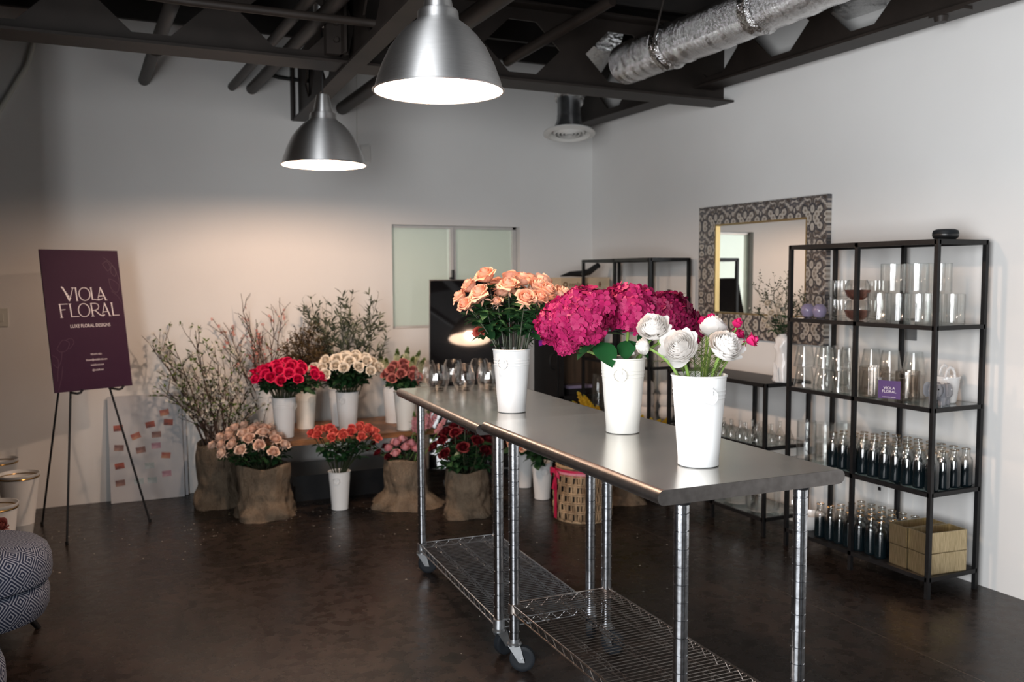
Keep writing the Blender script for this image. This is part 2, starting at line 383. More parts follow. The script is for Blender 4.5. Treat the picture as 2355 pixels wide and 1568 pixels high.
M['leaf_hydra'] = petal('deep_green_leaf', (.012, .07, .022), (.02, .10, .03), .12, .35)
M['leaf_fresh'] = petal('fresh_leaf', (.07, .13, .022), (.12, .19, .04), .25, .45)
M['leaf_olive'] = petal('olive_leaf', (.075, .095, .062), (.15, .165, .115), .15, .5)
M['leaf_brown'] = petal('dried_filler', (.075, .05, .018), (.13, .085, .03), .2, .7)
M['stem'] = simple('green_stem', (.05, .10, .022), .5)
M['stem_pale'] = simple('pale_green_stem', (.16, .26, .05), .45)
M['stem_dark'] = simple('dark_rose_stem', (.035, .045, .02), .5)
M['bark'] = vary('dark_bark', (.035, .02, .014), (.07, .04, .028), 30, .7)

# ================================================================== THE ROOM
b_ = MB().box(XL-.15, XW+.15, YF-.15, YW+.15, -.1, 0); struct(b_.build('floor', M['floor']))
struct(MB().box(XL-.15, XW+.15, YF-.15, YW+.15, ZC, ZC+.1).build('ceiling', M['deck']))
struct(MB().box(XW, XW+.14, YF, YW+.14, 0, ZC).build('wall_right', M['wall']))
WX0, WX1, WZ0, WZ1 = -1.42, -.288, 1.160, 1.990          # opening in the back wall
wb = MB(); wb.box(XL, WX0, YW, YW+.14, 0, ZC); wb.box(WX1, XW, YW, YW+.14, 0, ZC)
wb.box(WX0, WX1, YW, YW+.14, 0, WZ0); wb.box(WX0, WX1, YW, YW+.14, WZ1, ZC)
struct(wb.build('wall_back', M['wall']))
LW = [(-4.65, -3.0), (-2.9, -1.25)]
wl = MB(); ys = [YF, LW[0][0], LW[0][1], LW[1][0], LW[1][1], YW+.14]
for i in (0, 2, 4): wl.box(XL-.14, XL, ys[i], ys[i+1], 0, ZC)
for a, b in LW: wl.box(XL-.14, XL, a, b, 0, .12); wl.box(XL-.14, XL, a, b, 2.9, ZC)
struct(wl.build('wall_left', M['grey_wall']))
wf = MB(); FX0, FX1 = -3.0, -.8
wf.box(XL, FX0, YF-.14, YF, 0, ZC); wf.box(FX1, XW, YF-.14, YF, 0, ZC); wf.box(FX0, FX1, YF-.14, YF, 2.4, ZC); wf.box(FX0, FX1, YF-.14, YF, 0, .1)
struct(wf.build('wall_front', M['grey_wall']))
struct(MB().box(XL, -4.085, 1.86, 2.0, 0, ZC).build('wall_light_blocker', M['grey_wall']))  # added stub, out of view, blocks window light from the back-left wall
# window frames of the storefront
n = 2
for a, b in LW:
    f = MB()
    for yy in (a+.03, (a+b)/2, b-.03): f.box(XL-.10, XL-.04, yy-.03, yy+.03, .12, 2.9)
    for zz in (.15, 1.0, 2.2, 2.87): f.box(XL-.10, XL-.04, a, b, zz-.03, zz+.03)
    struct(f.build('window_%d' % n, M['black_metal'])); n += 1
f = MB()
for xx in (FX0+.03, (FX0+FX1)/2, FX1-.03): f.box(xx-.03, xx+.03, YF-.10, YF-.04, .1, 2.4)
for zz in (.13, 1.05, 2.37): f.box(FX0, FX1, YF-.10, YF-.04, zz-.03, zz+.03)
struct(f.build('window_%d' % n, M['black_metal']))
# office behind the frosted window
o_ = MB(); o_.box(-4.2, 1.6, 6.9, 7.0, 0, 3); o_.box(1.5, 1.6, YW+.2, 7.0, 0, 3); o_.box(-4.2, -4.1, YW+.2, 7.0, 0, 3)
o_.box(-4.2, 1.6, YW+.2, 7.0, -.1, 0); o_.box(-4.2, 1.6, YW+.2, 7.0, 3, 3.1)
struct(o_.build('wall_office', M['dim_wall']))
pn = MB().box(-4.05, -2.35, 6.86, 6.89, .7, 2.6); o = pn.build('window_6', M['daylight']); struct(o)  # added glowing panel, no real window; whitens the frosted panes in the mirror
# frosted sliding window set deep in the wall
w1 = thing('window_1', 'frosted sliding window in aluminium frame set into the back wall', 'window'); struct(w1)
fr = MB(); yf = YW+.075
fr.box(WX0, WX1, yf-.02, yf+.03, WZ1-.022, WZ1); fr.box(WX0, WX1, yf-.02, yf+.03, WZ0, WZ0+.018)
fr.box(WX0, WX0+.006, yf-.02, yf+.03, WZ0, WZ1); fr.box(WX1-.045, WX1-.012, yf-.02, yf+.03, WZ0, WZ1)
fr.build('frame', M['alu_frame'], w1)
mu = MB(); xm = -.878; mu.box(xm-.034, xm-.006, yf-.045, yf+.02, WZ0+.01, WZ1-.02); mu.box(xm+.002, xm+.026, yf-.02, yf+.03, WZ0+.01, WZ1-.02); mu.build('mullion', M['alu_frame'], w1)
MB().box(WX0+.006, xm-.034, yf-.012, yf-.006, WZ0+.018, WZ1-.022).build('pane', M['frosted'], w1)
MB().box(xm+.026, WX1-.045, yf+.008, yf+.014, WZ0+.018, WZ1-.022).build('pane', M['frosted'], w1)
MB().box(xm-.028, xm-.012, yf-.075, yf-.045, 1.53, 1.63).box(xm-.05, xm-.012, yf-.07, yf-.055, 1.555, 1.57).build('latch', M['black'], w1)

# ---- roof steel: castellated beams
def castellated(L, H, zb, fw, pitch, off, hw_mid, hw_flat, hb, ht, tw=.012, tf=.014):
    """beam along +x from 0 to L; underside zb; holes between heights hb..ht"""
    m = MB(); zt = zb+H; zm = (hb+ht)/2
    m.box(0, L, -fw/2, fw/2, zb, zb+tf); m.box(0, L, -fw/2, fw/2, zt-tf, zt)
    k0 = math.floor((0-off)/pitch)-1
    x = 0.0
    def q(pts):
        for s in (-1, 1):
            v = [(a, s*tw/2, b) for a, b in pts]; m.add(v, [tuple(range(len(v)))], smooth=False)
    k = k0
    while off+k*pitch-pitch/2 < L:
        xc = off+k*pitch; x0, x1 = xc-pitch/2, xc+pitch/2; k += 1
        if x1 <= 0: continue
        if x0 < 0 or x1 > L:                     # solid end plate
            q([(max(0, x0), zb+tf), (min(L, x1), zb+tf), (min(L, x1), zt-tf), (max(0, x0), zt-tf)]); continue
        q([(x0, zb+tf), (x1, zb+tf), (x1, hb), (x0, hb)]); q([(x0, ht), (x1, ht), (x1, zt-tf), (x0, zt-tf)])
        for sgn in (-1, 1):
            xe = x0 if sgn < 0 else x1
            q([(xe, hb), (xc+sgn*hw_flat, hb), (xc+sgn*hw_mid, zm), (xe, zm)]); q([(xe, zm), (xc+sgn*hw_mid, zm), (xc+sgn*hw_flat, ht), (xe, ht)])
        rim = [(xc-hw_flat, hb), (xc+hw_flat, hb), (xc+hw_mid, zm), (xc+hw_flat, ht), (xc-hw_flat, ht), (xc-hw_mid, zm)]
        vv = [(a, s*tw/2, b) for a, b in rim for s in (-1, 1)]
        m.add(vv, [(2*i, 2*i+1, (2*i+3) % 12, (2*i+2) % 12) for i in range(6)], smooth=False)
    return m
def beam(label, mb, p0, p1, nm):
    p0, p1 = Vector(p0), Vector(p1); a = math.atan2(p1.y-p0.y, p1.x-p0.x)
    o = mb.build(nm, M['beam']); o.location = p0; o.rotation_euler = (0, 0, a); return struct(o)
PB = 2.76
beam('', castellated(XW+4.72, .48, PB, .235, .715, -3.29+4.72, .265, .095, 2.836, 3.155), (-4.72, 2.10, 0), (XW, 2.125, 0), 'beam_cross')
Ld = math.hypot(.36, 6.0)
beam('', castellated(Ld, .42, 2.742, .105, .62, .55, .2, .07, 2.84, 3.08), (-2.495, -2.1, 0), (-2.135, 3.9, 0), 'beam_middle')
beam('', castellated(9.9, .46, 2.85, .17, .64, .32, .24, .085, 2.925, 3.2), (.225, -6.0, 0), (.245, 3.9, 0), 'beam_wallside')
# bolted plate where the beams cross
pl = MB(); pl.box(-2.42, -2.30, 1.93, 1.985, 2.79, 3.2); pl.box(-2.34, -2.325, 1.86, 1.99, 2.79, 3.2)
for zz in (2.86, 2.95, 3.04, 3.13): pl.tube([(-2.37, 1.93, zz), (-2.37, 1.905, zz)], .014, 6)
struct(pl.build('beam_bracket', M['beam']))
# purlins under the deck
for k in range(8):
    yy = 3.55-k*.55
    struct(MB().box(XL, XW, yy-.02, yy+.02, 3.27, ZC).build('beam_purlin', M['deck']))
# ledger angle on the back wall behind the beam end
st_ = MB(); st_.box(-2.20, -2.185, 3.84, 3.90, 2.745, 3.3); st_.box(-2.10, -2.045, 3.70, 3.73, 2.80, 3.2); struct(st_.build('beam_hanger', M['beam']))
def pipe(nm, label, pts, r, mat='pipe', cat='pipe', collars=()):
    t = thing(nm, label, cat); MB().tube(pts, r, 12).build('tube', M[mat], t)
    for c_, d in collars:
        c_ = Vector(c_); d = Vector(d).normalized()*.02; MB().tube([c_-d, c_+d], r*1.45, 12).build('collar', M[mat], t)
    return t
pipe('ceiling_pipe', 'dark pipe with a collar ending at the back wall above the purple sign', [(-3.16, -1.5, 2.99), (-3.21, 3.2, 2.96), (-3.213, YW-.005, 2.952)], .038, collars=[((-3.205, 2.95, 2.962), (0, 1, 0))])
pipe('ceiling_pipe', 'thinner dark pipe of the pair running to the back wall', [(-2.52, -1.5, 2.99), (-2.62, YW-.005, 2.958)], .030)
pipe('ceiling_pipe', 'thicker dark pipe of the pair running to the back wall', [(-2.40, -1.5, 2.99), (-2.481, YW-.005, 2.954)], .040)
pipe('ceiling_pipe', 'dark pipe meeting the back wall beside the farther pendant lamp', [(-1.84, .3, 2.90), (-1.808, YW-.005, 2.863)], .048)
pipe('ceiling_pipe', 'short thin dark pipe beside the thick one behind the lamps', [(-1.72, 1.2, 2.96), (-1.67, YW-.005, 2.932)], .024)
pipe('ceiling_pipe', 'thin dark conduit hung across the front of the cross beam', [at_y(-40, -66, 1.55), at_y(430, 3, 1.55), at_y(868, 55, 1.55)], .021)
pipe('ceiling_pipe', 'dark pipe slanting beneath the roof deck above the dark cross beam', [at_y(1165, 142, 2.35), at_y(1408, 0, 1.4)], .033)
pipe('wall_conduit', 'pale conduit slanting down the back wall at its dark corner', [at_y(76, 100, YW-.02), at_y(62, 150, YW-.02), at_y(-12, 270, YW-.02)], .018, 'dim_wall', 'conduit')
pipe('cable', 'black cable looping along the top of the back wall', [at_y(600, 163, YW-.03), at_y(640, 178, YW-.03), at_y(690, 185, YW-.03), at_y(742, 188, YW-.05)], .014, 'cord', 'cable')
pipe('wall_wire', 'thin wire pinned to the back wall running down to a blank box', [at_y(820, 150, YW-.004), at_y(821, 330, YW-.004), at_y(826, 345, YW-.004)], .0025, 'dim_wall', 'wire')
p = at_y(838, 355, YW); t = thing('wall_box', 'small blank white box on the back wall behind the farther lamp', 'wall box', (p.x, YW, p.z))
MB().box(-.035, .035, -.035, 0, -.065, .065).build('case', M['wall'], t); MB().box(-.03, .03, -.040, -.035, -.06, .06).build('cover', M['white_paint'], t)
p = at_y(3, 730, YW); t = thing('switch_plate', 'light switch plate low on the shadowed back wall corner', 'light switch', (p.x, YW, p.z))
MB().box(-.04, .04, -.008, 0, -.06, .06).build('plate', M['dim_wall'], t); MB().box(-.012, .012, -.014, -.008, -.025, .025).build('switch', M['dim_wall'], t)
p = at_x(2097, 757, XW); t = thing('wall_dimmer', 'grey dimmer plate with round knob on the wall behind the shelves', 'dimmer', (XW, p.y, p.z))
MB().box(-.01, 0, -.035, .035, -.06, .06).build('plate', M['grey_plastic'], t); MB().tube([(-.01, 0, .025), (-.03, 0, .025)], .017, 16).build('knob', M['greywhite'], t)
p = at_x(2025, 1128, XW); t = thing('wall_socket', 'white socket plate with one square port behind the tall shelf', 'socket', (XW, p.y, p.z))
MB().box(-.008, 0, -.055, .055, -.065, .065).build('plate', M['wall'], t); MB().box(-.010, -.008, -.010, .010, .002, .022).build('port', M['black'], t)
p = at_x(2165, 36, .12); t = thing('beam_clip_fixture', 'small brown sensor fixed under the beam along the right wall', 'sensor', (p.x+.06, p.y, 2.85))
MB().box(-.03, .03, -.10, .10, -.012, 0).build('plate', M['beam'], t); MB().lathe([(0, -.04), (.03, -.038), (.035, -.012)], 16, (0, .05, 0)).build('sensor_dome', M['beam'], t)

# ---- foil ducts and diffuser
def duct(path, r, nseg, seed, wr=.05):
    rnd = random.Random(seed); m = MB(); pts = []; rad = []
    P_ = [Vector(p) for p in path]
    def cr(i, t):
        a, b, c, d = P_[max(i-1, 0)], P_[i], P_[min(i+1, len(P_)-1)], P_[min(i+2, len(P_)-1)]
        return .5*((2*b)+(c-a)*t+(2*a-5*b+4*c-d)*t*t+(3*b-a-3*c+d)*t**3)
    for i in range(len(P_)-1):
        for k in range(nseg): pts.append(cr(i, k/nseg))
    pts.append(P_[-1])
    for i in range(len(pts)): rad.append(r*(1+rnd.uniform(-wr, wr)*.5+wr*.4*sin(i*1.9)))
    return m.tube(pts, rad, 24)
t = thing('foil_duct', 'long crinkled silver foil duct hung under the roof deck', 'duct')
dp = [(-.42, -.75, 3.02), (-.452, .35, 2.96), (-.484, 1.05, 2.93), (-.50, 1.55, 2.92), (-.515, 1.93, 2.91)]
duct(dp, .125, 16, 3).build('duct_jacket', M['foil'], t)
for a in ((-.470, .72, 2.946), (-.497, 1.47, 2.921)):
    MB().lathe([(.124, -.05), (.134, -.03), (.128, 0), (.137, .025), (.124, .05)], 24, (0, 0, 0), rfun=lambda an, z: 1+.02*sin(5*an+z*60)).xf(Matrix.Translation(a) @ Matrix.Rotation(PI/2, 4, 'X')).build('tape_band', M['foil_tape'], t)
MB().tube([(-.52, 1.40, 3.42), (-.60, 1.42, 3.10), (-.63, 1.44, 2.95), (-.60, 1.45, 2.83), (-.52, 1.46, 2.785)], .008, 6).build('strap', M['pipe'], t)
t = thing('ceiling_air_vent', 'round white ceiling air vent with foil sleeve in the back corner', 'air diffuser', (-.152, 3.3, 2.69))
MB().lathe([(.205, 0), (.20, .012), (.15, .022), (.13, .03)], 40).lathe([(.205, 0), (.165, -.012), (.14, .004), (.13, .03)], 40).build('rim', M['white_paint'], t)
for k, r in enumerate((.125, .095, .066, .038)):
    MB().lathe([(r, .012-.006*k/3), (r-.012, -.006), (r-.016, -.004), (r-.004, .016)], 36).build('ring', M['white_paint'], t)
MB().lathe([(.128, .03), (.122, .05), (.10, .10), (.092, .14), (.092, .28)], 28).lathe([(.096, .135), (.096, .145)], 28).build('boot', M['galv'], t)
t.rotation_mode = 'AXIS_ANGLE'; t.rotation_axis_angle = (-.17, rgt.x, rgt.y, 0)
duct([(0, 0, .27), (.02, -.03, .36), (-.08, -.45, .38), (-.30, -1.05, .33)], .11, 8, 5, .1).build('foil_sleeve', M['foil_tape'], t)
t = thing('foil_wrapped_box', 'corner of a foil wrapped duct box near the right wall', 'duct', at_d(2112, 20, 5.0))
bx = MB(); bx.obox((0, 0, .20), (.32, .16, 0), (-.16, .32, 0), (.03, -.03, .19)); bx.build('box_jacket', M['foil_tape'], t)
MB().tube([(-.30, .12, .03), (0, -.1, .012), (.2, -.02, .05)], .02, 8).build('tape_seam', M['foil_tape'], t)

# ---- pendant lamps
def pendant(loc, label, top, Rr=.25):
    t = thing('pendant_lamp', label, 'pendant lamp', loc, group='aluminium pendant lamps over the work tables')
    pf = [(1.02, -.005), (1.035, .012), (1.0, .03), (.965, .16), (.877, .40), (.75, .66), (.62, .83), (.50, .955), (.40, 1.03), (.345, 1.07)]
    MB().lathe([(r*Rr, z*Rr) for r, z in pf], 64).build('lamp_shade', M['alu'], t)
    MB().lathe([(1.0*Rr, .0), (.985*Rr, .03*Rr), (.945*Rr, .16*Rr), (.857*Rr, .40*Rr), (.73*Rr, .65*Rr), (.60*Rr, .81*Rr), (.48*Rr, .935*Rr), (.0, 1.0*Rr)], 64).build('inner_reflector', M['white_enamel'], t)
    MB().lathe([(.345*Rr, 1.07*Rr), (.325*Rr, 1.10*Rr), (.318*Rr, 1.20*Rr), (.30*Rr, 1.235*Rr), (.245*Rr, 1.245*Rr)], 48).build('collar', M['alu'], t)
    MB().lathe([(.243*Rr, 1.245*Rr), (.155*Rr, 1.66*Rr), (.14*Rr, 1.68*Rr), (0, 1.68*Rr)], 48).build('neck', M['alu'], t)
    MB().tube([(0, 0, 1.68*Rr), (0, 0, top-loc[2])], .004, 8).build('cord', M['cord'], t)
    cz = top-loc[2]
    MB().lathe([(0, cz+.14), (.045, cz+.14), (.048, cz+.02), (.043, cz), (0, cz)], 28).build('canopy', M['alu'], t)
    bl = MB().lathe([(0, .112), (.025, .118), (.035, .14), (.03, .17), (.015, .21)], 20).build('bulb', M['bulb'], t)
    l = bpy.data.lights.new('lamp_light', 'POINT'); l.energy = 66; l.color = (1, .69, .50); l.shadow_soft_size = .045
    lo = bpy.data.objects.new('lamp_light', l); C.objects.link(lo); lo.location = (loc[0], loc[1], loc[2]+.055)
    return t
pendant(tuple(at_d(1009, 211, 3.52)), 'nearer spun aluminium pendant lamp, hung closest above the white buckets', 3.35)
pendant(tuple(at_d(745, 380, 5.47)), 'farther spun aluminium pendant lamp, hung before the back wall', at_d(741, 66, 5.47).z)

# ================================================================== WORK TABLES
def worktable(label, cx, cy_, th, h, L, Wd, mwire, shelf_z, au, av):
    t = thing('work_table', label, 'work table', (cx, cy_, 0), -th, group='stainless steel work tables on casters')
    hl, hw, r = L/2, Wd/2, .0215
    tp = MB(); nx = [(-hw+r, h)]
    prof = [(-hw+r+r*cos(a), h-r+r*sin(a)) for a in [PI/2+PI*k/10 for k in range(11)]]
    prof2 = [(hw-r+r*cos(a), h-r+r*sin(a)) for a in [-PI/2+PI*k/10 for k in range(11)]]
    def ext(pr, m, closed):
        n = len(pr); vs = [(x, y, z) for y in (-hl, hl) for x, z in pr]
        fs = [(i, i+1, n+i+1, n+i) for i in range(n-1)]
        if closed: fs += [(n-1, 0, n, 2*n-1)]
        m.add(vs, fs); m.add([vs[i] for i in range(n)], [tuple(range(n))], smooth=False); m.add([vs[n+i] for i in range(n)], [tuple(range(n-1, -1, -1))], smooth=False)
    tp.add([(-hw+r, -hl, h), (hw-r, -hl, h), (hw-r, hl, h), (-hw+r, hl, h)], [(0, 1, 2, 3)], smooth=False)
    tp.add([(-hw+r, -hl, h-2*r), (hw-r, -hl, h-2*r), (hw-r, hl, h-2*r), (-hw+r, hl, h-2*r)], [(3, 2, 1, 0)], smooth=False)
    tp.build('top', M['steel'], t)
    e = MB(); ext(prof, e, True); ext(prof2, e, True); e.build('rolled_edge', M['steel_edge'], t)
    for y in (-hl, hl): MB().box(-hw+r, hw-r, min(y, y*.9985), max(y, y*.9985), h-2*r, h-.0006).build('end_apron', M['steel_edge'], t)
    for sx in (-1, 1):
        for sy in (-1, 1):
            x, y = sx*(hw-av), sy*(hl-au-.02)
            pr = [(0, .128), (.0215, .13)]; z = .16
            while z < h-.06:
                pr += [(.0215, z), (.0192, z+.0012), (.0192, z+.0034), (.0215, z+.0046)]; z += .0508
            pr += [(.0215, h-.044)]
            MB().lathe(pr, 20, (x, y, 0)).build('leg', M['chrome'], t)
            MB().lathe([(0, h-.060), (.0245, h-.060), (.0285, h-.046), (.0285, h-.043), (0, h-.043)], 20, (x, y, 0)).build('foot_socket', M['black'], t)
            a = {(-1, -1): .3, (-1, 1): -.55, (1, -1): .9, (1, 1): -1.1}[(sx, sy)]; ca, sa = cos(a), sin(a); R = .052
            wx, wy = x+.032*ca, y+.032*sa
            cw = MB().lathe([(0, .131), (.023, .131), (.024, .118), (.03, .112), (.03, .106), (0, .106)], 20, (x, y, 0))
            for s in (-1, 1):
                o_ = Vector((-sa, ca, 0))*s*.019
                tri = [Vector((x+.026*ca, y+.026*sa, .108)), Vector((x-.024*ca, y-.024*sa, .108)), Vector((wx-.012*ca, wy-.012*sa, R-.012)), Vector((wx+.012*ca, wy+.012*sa, R-.012))]
                k = [p+o_ for p in tri]+[p+o_*1.12 for p in tri]
                cw.add(k, [(0, 1, 2, 3), (7, 6, 5, 4), (0, 4, 5, 1), (1, 5, 6, 2), (2, 6, 7, 3), (3, 7, 4, 0)], smooth=False)
            cw.tube([Vector((wx, wy, R))+Vector((-sa, ca, 0))*s*.024 for s in (-1, 1)], .006, 8)
            co = cw.build('caster', M['galv'], t)
            wh = MB().lathe([(.012, -.014), (.036, -.0145), (.046, -.0155), (.0515, -.012), (.052, 0), (.0515, .012), (.046, .0155), (.036, .0145), (.012, .014)], 32)
            wh.xf(Matrix.Translation((wx, wy, R)) @ Matrix.Rotation(a, 4, 'Z') @ Matrix.Rotation(PI/2, 4, 'X')); wh.build('wheel', M['rubber'], co)
    # open wire shelf
    z = shelf_z; dk = MB(); ex, ey = hw-av+.012, hl-au-.005
    n = int(2*ey/.0215)
    for i in range(1, n):
        y = -ey+2*ey*i/n; dk.tube([(-ex, y, z), (ex, y, z)], .0020, 4, cap=False)
    for fx in (-.62, 0, .62):
        for dz in (0, -.022): dk.tube([(ex*fx, -ey, z-.0035+dz), (ex*fx, ey, z-.0035+dz)], .0027, 6)
        k = int(2*ey/.045); dk.tube([(ex*fx, -ey+2*ey*i/k, z-.0035-.022*(i % 2)) for i in range(k+1)], .0018, 5)
    sh = dk.build('wire_shelf', mwire, t)
    tr = MB()
    for x in (-ex, ex):
        for dz in (.004, -.027): tr.tube([(x, -ey, z+dz), (x, ey, z+dz)], .0034, 8)
        k = int(2*ey/.034); tr.tube([(x, -ey+2*ey*i/k, z+(.004 if i % 2 else -.027)) for i in range(k+1)], .0022, 6)
    for y in (-ey, ey):
        for dz in (.004, -.027): tr.tube([(-ex, y, z+dz), (ex, y, z+dz)], .0034, 8)
        k = int(2*ex/.034); tr.tube([(-ex+2*ex*i/k, y, z+(.004 if i % 2 else -.027)) for i in range(k+1)], .0022, 6)
    tr.build('truss_edge', mwire, sh)
    for sx in (-1, 1):
        for sy in (-1, 1): MB().lathe([(.0218, z-.035), (.026, z-.03), (.0245, z+.006), (.0218, z+.008)], 16, (sx*(hw-av), sy*(hl-au-.02), 0)).build('corner_sleeve', mwire, sh)
    return t
HA, HB = 1.0076, .9884
worktable('nearer stainless work table, its tarnished wire shelf low, carrying the cream bucket', -1.9508, -.4017, .0284, HA, 1.262, .6555, M['rust_wire'], .268, .0364, .1161)
worktable('farther stainless work table carrying the faceted glasses and the peach roses', -1.8933, .8925, .0658, HB, 1.262, .6555, M['wire'], .152, .0364, .1161)

# ================================================================== BLACK SHELVING
def post(m, x, y, z0, z1, s=.0105): m.box(x-s, x+s, y-s, y+s, z0, z1)
def shelving(label, y0, L, levels, glass_levels, D=.36, x0=0.0):
    t = thing('shelf_unit', label, 'shelf unit', (x0, y0, 0), group='black metal shelf units along the right wall')
    s = .0105
    for x in (s, D-s):
        for y in (s, L/2, L-s): MB().box(x-s, x+s, y-s, y+s, 0, levels[0]-.001).build('post', M['black_metal'], t)
    for i, z in enumerate(levels):
        m = MB()
        for x in (s, D-s): m.box(x-s, x+s, s, L-s, z-.022, z-.0005 if i else z)
        for y in (s, L-s): m.box(s, D-s, y-s, y+s, z-.022, z-.0005 if i else z)
        m.build('frame', M['black_metal'], t)
        if i == 0: MB().box(.002, D-.002, .002, L-.002, z-.006, z+.002).build('shelf_top', M['black_metal'], t)
        elif z in glass_levels: MB().box(.012, D-.012, .012, L-.012, z-.004, z).build('glass_shelf', M['shelf_glass'], t)
        else: MB().box(.012, D-.012, .012, L-.012, z-.006, z).build('metal_shelf', M['black_metal'], t)
    return t
LV = [1.747, 1.335, .938, .524, .106]
shelving('tall black shelf unit nearest on the wall, full of vases and ombré bottles', 0, 1.0, LV, LV[1:4])
shelving('tall black shelf unit in the back corner behind the hydrangeas', 2.40, .965, [1.705, 1.30, .92, .52, .106], [1.30, .92, .52])
shelving('low black shelf unit under the agate mirror', 1.174, 1.0, [.930, .548, .115], [.548, .115])

# ================================================================== MIRROR
MX = XW-.032
t = thing('wall_mirror', 'large rectangular mirror in an agate print frame on the right wall', 'mirror', (XW, 1.712, 1.608), )
y0, y1, z0, z1 = 1.092-1.712, 2.335-1.712, 1.150-1.608, 2.062-1.608
iy0, iy1, iz0, iz1 = 1.262-1.712, 2.156-1.712, 1.312-1.608, 1.935-1.608
fr = MB(); fr.box(-.034, -.002, y0, y1, iz1, z1).box(-.034, -.002, y0, y1, z0, iz0).box(-.034, -.002, y0, iy0, iz0, iz1).box(-.034, -.002, iy1, y1, iz0, iz1)
fr.build('frame', M['agate'], t)
g_ = MB(); e = .012
for a, b_ in ((0, .004), (.007, .011)):
    g_.box(-.033, -.012, iy0+a, iy0+b_, iz0, iz1).box(-.033, -.012, iy1-b_, iy1-a, iz0, iz1).box(-.033, -.012, iy0, iy1, iz0+a, iz0+b_).box(-.033, -.012, iy0, iy1, iz1-b_, iz1-a)
g_.build('gilt_slip', M['gilt'], t)
MB().box(-.014, -.010, iy0, iy1, iz0, iz1).build('mirror_glass', M['mirror'], t)

# ================================================================== TALL DISPLAY, BENCH, CABINET
tl_ = at_y(987, 643, 3.80); dyaw, dtilt, dw_, dh_ = -.415, .20, .67, 1.50
ex_ = Vector((cos(dyaw), sin(dyaw), 0)); en_ = Vector((sin(dyaw), -cos(dyaw), 0)); ez_ = (Vector((0, 0, 1))*cos(dtilt)-en_*sin(dtilt)).normalized(); en2 = ez_.cross(ex_)*-1
bc = tl_+ex_*dw_/2-ez_*dh_
t = thing('display_screen', 'tall black glossy display leaning back on a stand below the frosted window', 'display', (bc.x, bc.y, 0))
t.rotation_euler = (0, 0, dyaw)
k = -math.tan(dtilt)
def tilted(m, z0): return m.xf(Matrix.Translation((0, 0, z0)) @ Matrix.Rotation(-dtilt, 4, 'X'))
tilted(MB().box(-dw_/2, dw_/2, 0, .04, 0, dh_), bc.z).build('housing', M['black'], t)
tilted(MB().box(-dw_/2+.008, dw_/2-.008, -.002, 0, .01, dh_-.008), bc.z).build('screen', M['screen'], t)
MB().box(-.22, .22, -.10, .22, 0, .02).build('stand_base', M['black'], t)
MB().tube([(0, .10, .02), (0, .16, .6)], .03, 12).build('stand_post', M['black'], t)
ZB = .49
t = thing('plant_bench', 'long stained oak bench carrying white flower buckets along the back wall', 'bench', (0, 0, 0))
MB().box(-2.60, -1.40, 3.0, 3.74, ZB-.036, ZB).build('seat', M['wood'], t, sharp=.3)
for x in (-2.47, -1.45):
    m = MB()
    for y in (3.34, 3.66): m.box(x-.02, x+.02, y-.02, y+.02, 0, ZB-.036)
    m.box(x-.02, x+.02, 3.34, 3.66, ZB-.07, ZB-.036); m.build('leg', M['black_metal'], t)
t = thing('low_platform', 'low black platform on the floor under the oak bench', 'platform', (-1.93, 3.45, 0))
MB().box(-.44, .42, -.17, .32, .12, .185).build('platform_board', M['black'], t); MB().box(-.42, .40, -.15, .30, 0, .12).build('platform_base', M['black'], t)
t = thing('corner_cabinet', 'dark metal and wood cabinet in the corner behind the far shelf', 'cabinet', (0, 0, 0))
X0, X1, Y0, Y1, ZT = -.155, XW-.008, 3.44, 3.885, 1.462
m = MB()
for x in (X0, X1):
    for y in (Y0, Y1): m.box(min(x, x+.035*(1 if x == X0 else -1)), max(x, x+.035*(1 if x == X0 else -1)), min(y, y+.035*(1 if y == Y0 else -1)), max(y, y+.035*(1 if y == Y0 else -1)), 0, ZT-.03)
for z in (.5, .56, .98, ZT-.07): m.box(X0, X1, Y0, Y0+.03, z, z+.035)
m.build('frame', M['black_metal'], t)
MB().box(X0-.012, X1, Y0-.012, Y1, ZT-.03, ZT).build('cabinet_top', M['black_metal'], t)
MB().box(X0+.03, X1-.03, Y0+.20, Y0+.21, .02, ZT-.03).build('wood_panel', M['dark_wood'], t)
for z in (.555, .10, 1.2): MB().box(X0+.03, X1-.03, Y0+.02, Y1-.02, z, z+.014).build('inner_shelf', M['black_metal'], t)
dr = MB().box(X0-.02, X0-.001, Y0+.02, Y1-.01, .03, ZT-.04).build('door', M['black_metal'], t)
hp = [(X0-.02, Y0+.06, .945), (X0-.05, Y0+.06, .93), (X0-.065, Y0+.06, .90), (X0-.065, Y0+.06, .86), (X0-.05, Y0+.06, .825), (X0-.02, Y0+.06, .81)]
MB().tube(hp, .009, 8).build('door_handle', M['black_metal'], dr)
p = at_y(1315, 902, Y0+.12); t = thing('lavender_box', 'black box with a lavender lid inside the corner cabinet', 'box', (.055, Y0+.11, .57))
MB().box(-.10, .12, -.06, .06, 0, .075).build('box_body', M['black'], t); MB().box(-.102, .122, -.062, .062, .075, .10).build('lid', M['ceramic_lilac'], t)
